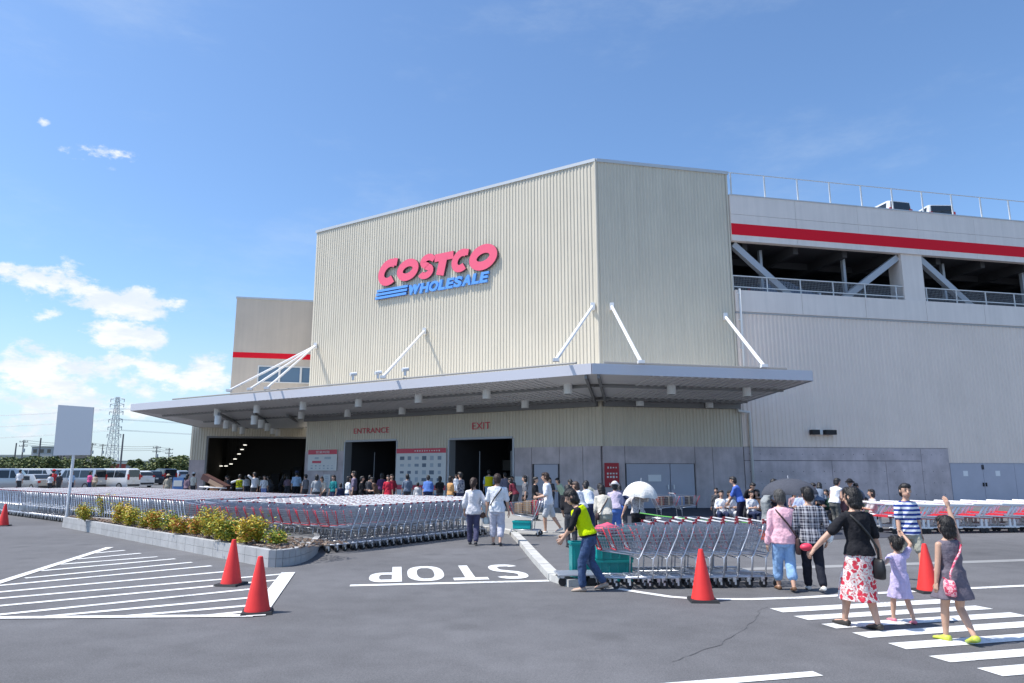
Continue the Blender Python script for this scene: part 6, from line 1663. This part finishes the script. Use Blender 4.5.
slab_building(32, 53, 300, 447, fb1, 'grey factory block behind the trees left of the blank sign'); slab_building(-30, 60, 360, 455.5, fb2, 'long low pale warehouse on the horizon at far left', 2); slab_building(57, 66, 200, 452, fb3, 'reddish brown house just left of the sign pole', 2); slab_building(112, 190, 330, 461.5, fb1, 'long grey shed on the horizon between pylon and warehouse', 2)
slab_building(84, 93, 140, 463.5, mat('far_red', (.40, .05, .05), .7), 'small red roofed hut right of the sign pole', 1)
fr_ = MB(); fr_.sheet([(-900, 140), (40, 140), (40, 1400), (-900, 1400)], .02); struct('field', fr_, ground_mat('dry_field', (.13, .14, .075), .3, .1))

# ------------------------------------------------------------------ light, sky, camera
sun_dir = V((-.985, -.17, 0)).normalized(); EL = R(60)
sv = V((sun_dir.x * math.cos(EL), sun_dir.y * math.cos(EL), math.sin(EL)))
ld_ = bpy.data.lights.new('sun', 'SUN'); ld_.energy = 4.5; ld_.angle = R(.53); ld_.color = (1, .955, .89)
lo = bpy.data.objects.new('sun', ld_); col.objects.link(lo); lo.rotation_euler = (-sv).to_track_quat('-Z', 'Y').to_euler()
w = bpy.data.worlds.new('World'); scene.world = w; w.use_nodes = True; nt = w.node_tree; bg = nt.nodes['Background']; L = nt.links
sky = nt.nodes.new('ShaderNodeTexSky'); sky.sky_type = 'NISHITA'; sky.sun_disc = False; sky.sun_elevation = EL; sky.sun_rotation = math.atan2(sun_dir.x, sun_dir.y)
sky.altitude = 0; sky.air_density = 1.0; sky.dust_density = .9; sky.ozone_density = 2.0
bg.inputs['Strength'].default_value = .13
tc = nt.nodes.new('ShaderNodeTexCoord')
def math_(op, a, b=None, c=None, clamp=False):
    n = nt.nodes.new('ShaderNodeMath'); n.operation = op; n.use_clamp = clamp
    for i, q in enumerate((a, b, c)):
        if q is None: continue
        if isinstance(q, (int, float)): n.inputs[i].default_value = q
        else: L.new(q, n.inputs[i])
    return n.outputs[0]
sep = nt.nodes.new('ShaderNodeSeparateXYZ'); L.new(tc.outputs['Generated'], sep.inputs[0])
def smooth(v, a, b):
    n = nt.nodes.new('ShaderNodeMapRange'); n.interpolation_type = 'SMOOTHSTEP'; n.inputs[1].default_value = a; n.inputs[2].default_value = b; L.new(v, n.inputs[0]); return n.outputs[0]
# cumulus banks: soft masks on the dome times fractal noise (direction based)
def noise(scale, sz, det, seed=0, ro=.55):
    mp = nt.nodes.new('ShaderNodeMapping'); mp.inputs['Scale'].default_value = (1, 1, sz); mp.inputs['Location'].default_value = (seed, seed * .7, 0); L.new(tc.outputs['Generated'], mp.inputs[0])
    n = nt.nodes.new('ShaderNodeTexNoise'); n.inputs['Scale'].default_value = scale; n.inputs['Detail'].default_value = det; n.inputs['Roughness'].default_value = ro; L.new(mp.outputs[0], n.inputs['Vector']); return n.outputs['Fac']
masks = None
CL = [(100, 157, .052, .52, .022), (42, 122, .012, .36, .008), (50, 282, .07, .62, .035), (120, 305, .10, .68, .03), (125, 335, .10, .66, .03), (30, 312, .05, .45, .03), (40, 372, .14, .66, .05), (140, 375, .12, .66, .045), (205, 372, .05, .60, .04), (5, 268, .03, .5, .012), (20, 400, .2, .55, .06), (-90, 330, .12, .6, .08), (-260, 350, .2, .6, .07)]
for x, y, rx, wt, rz in CL:
    a, b = ray(x, y); d = V((a, 1, b)).normalized(); az = math.atan2(d.x, d.y); el = math.asin(d.z)
    AZ = math_('ARCTAN2', sep.outputs[0], sep.outputs[1]); ELV = math_('ARCSINE', sep.outputs[2])
    dx = math_('DIVIDE', math_('SUBTRACT', AZ, az), rx); dz = math_('DIVIDE', math_('SUBTRACT', ELV, el), rz)
    dd = math_('SQRT', math_('ADD', math_('MULTIPLY', dx, dx), math_('MULTIPLY', dz, dz)))
    m = math_('MULTIPLY', math_('SUBTRACT', 1.0, smooth(dd, .2, 1.25)), wt)
    masks = m if masks is None else math_('MAXIMUM', masks, m)
n1 = noise(11, 2.2, 10, 4.3, .62); n2 = noise(34, 1.6, 8, 1.7, .65)
dens = math_('ADD', masks, math_('ADD', math_('MULTIPLY', math_('SUBTRACT', n1, .5), 1.9), math_('MULTIPLY', math_('SUBTRACT', n2, .5), 1.1)))
dens = math_('MULTIPLY', smooth(dens, .34, .70), smooth(masks, .02, .2))
cirr = math_('MULTIPLY', smooth(noise(2.2, 3, 7, 8.2, .65), .52, .78), .22)
shade = smooth(noise(14, 3.0, 6, 5.5, .6), .35, .65)
mixc = nt.nodes.new('ShaderNodeMix'); mixc.data_type = 'RGBA'; L.new(shade, mixc.inputs[0]); mixc.inputs[6].default_value = (5.0, 5.5, 6.1, 1); mixc.inputs[7].default_value = (6.4, 6.5, 6.6, 1)
hs_ = nt.nodes.new('ShaderNodeHueSaturation'); hs_.inputs['Saturation'].default_value = 1.0; gain = nt.nodes.new('ShaderNodeVectorMath'); gain.operation = 'MULTIPLY'; gain.inputs[1].default_value = (.92, 1.11, 1.28); L.new(sky.outputs[0], gain.inputs[0]); L.new(gain.outputs[0], hs_.inputs['Color'])
hz_ = nt.nodes.new('ShaderNodeMix'); hz_.data_type = 'RGBA'; L.new(math_('MULTIPLY', math_('SUBTRACT', 1.0, smooth(ELV, -.02, .24)), .75), hz_.inputs[0]); L.new(hs_.outputs[0], hz_.inputs[6]); hz_.inputs[7].default_value = (4.3, 5.2, 6.0, 1)
m1 = nt.nodes.new('ShaderNodeMix'); m1.data_type = 'RGBA'; L.new(cirr, m1.inputs[0]); L.new(hz_.outputs[2], m1.inputs[6]); m1.inputs[7].default_value = (4.6, 5.3, 6.0, 1)
m2 = nt.nodes.new('ShaderNodeMix'); m2.data_type = 'RGBA'; L.new(dens, m2.inputs[0]); L.new(m1.outputs[2], m2.inputs[6]); L.new(mixc.outputs[2], m2.inputs[7])
L.new(m2.outputs[2], bg.inputs['Color'])
cd = bpy.data.cameras.new('camera'); co = bpy.data.objects.new('camera', cd); col.objects.link(co)
co.location = (0, 0, CAM_H); co.rotation_euler = (math.pi / 2 + PITCH, 0, 0); cd.sensor_width = 36; cd.lens = F_PX / 1024 * 36; cd.clip_end = 5000; cd.clip_start = .05
scene.camera = co
vs_ = scene.view_settings; vs_.view_transform = 'Standard'; vs_.look = 'None'; vs_.exposure = 0.35; vs_.gamma = 1.0; vs_.use_curve_mapping = False
scene.render.engine = 'CYCLES'; scene.render.resolution_x = 1024; scene.render.resolution_y = 683
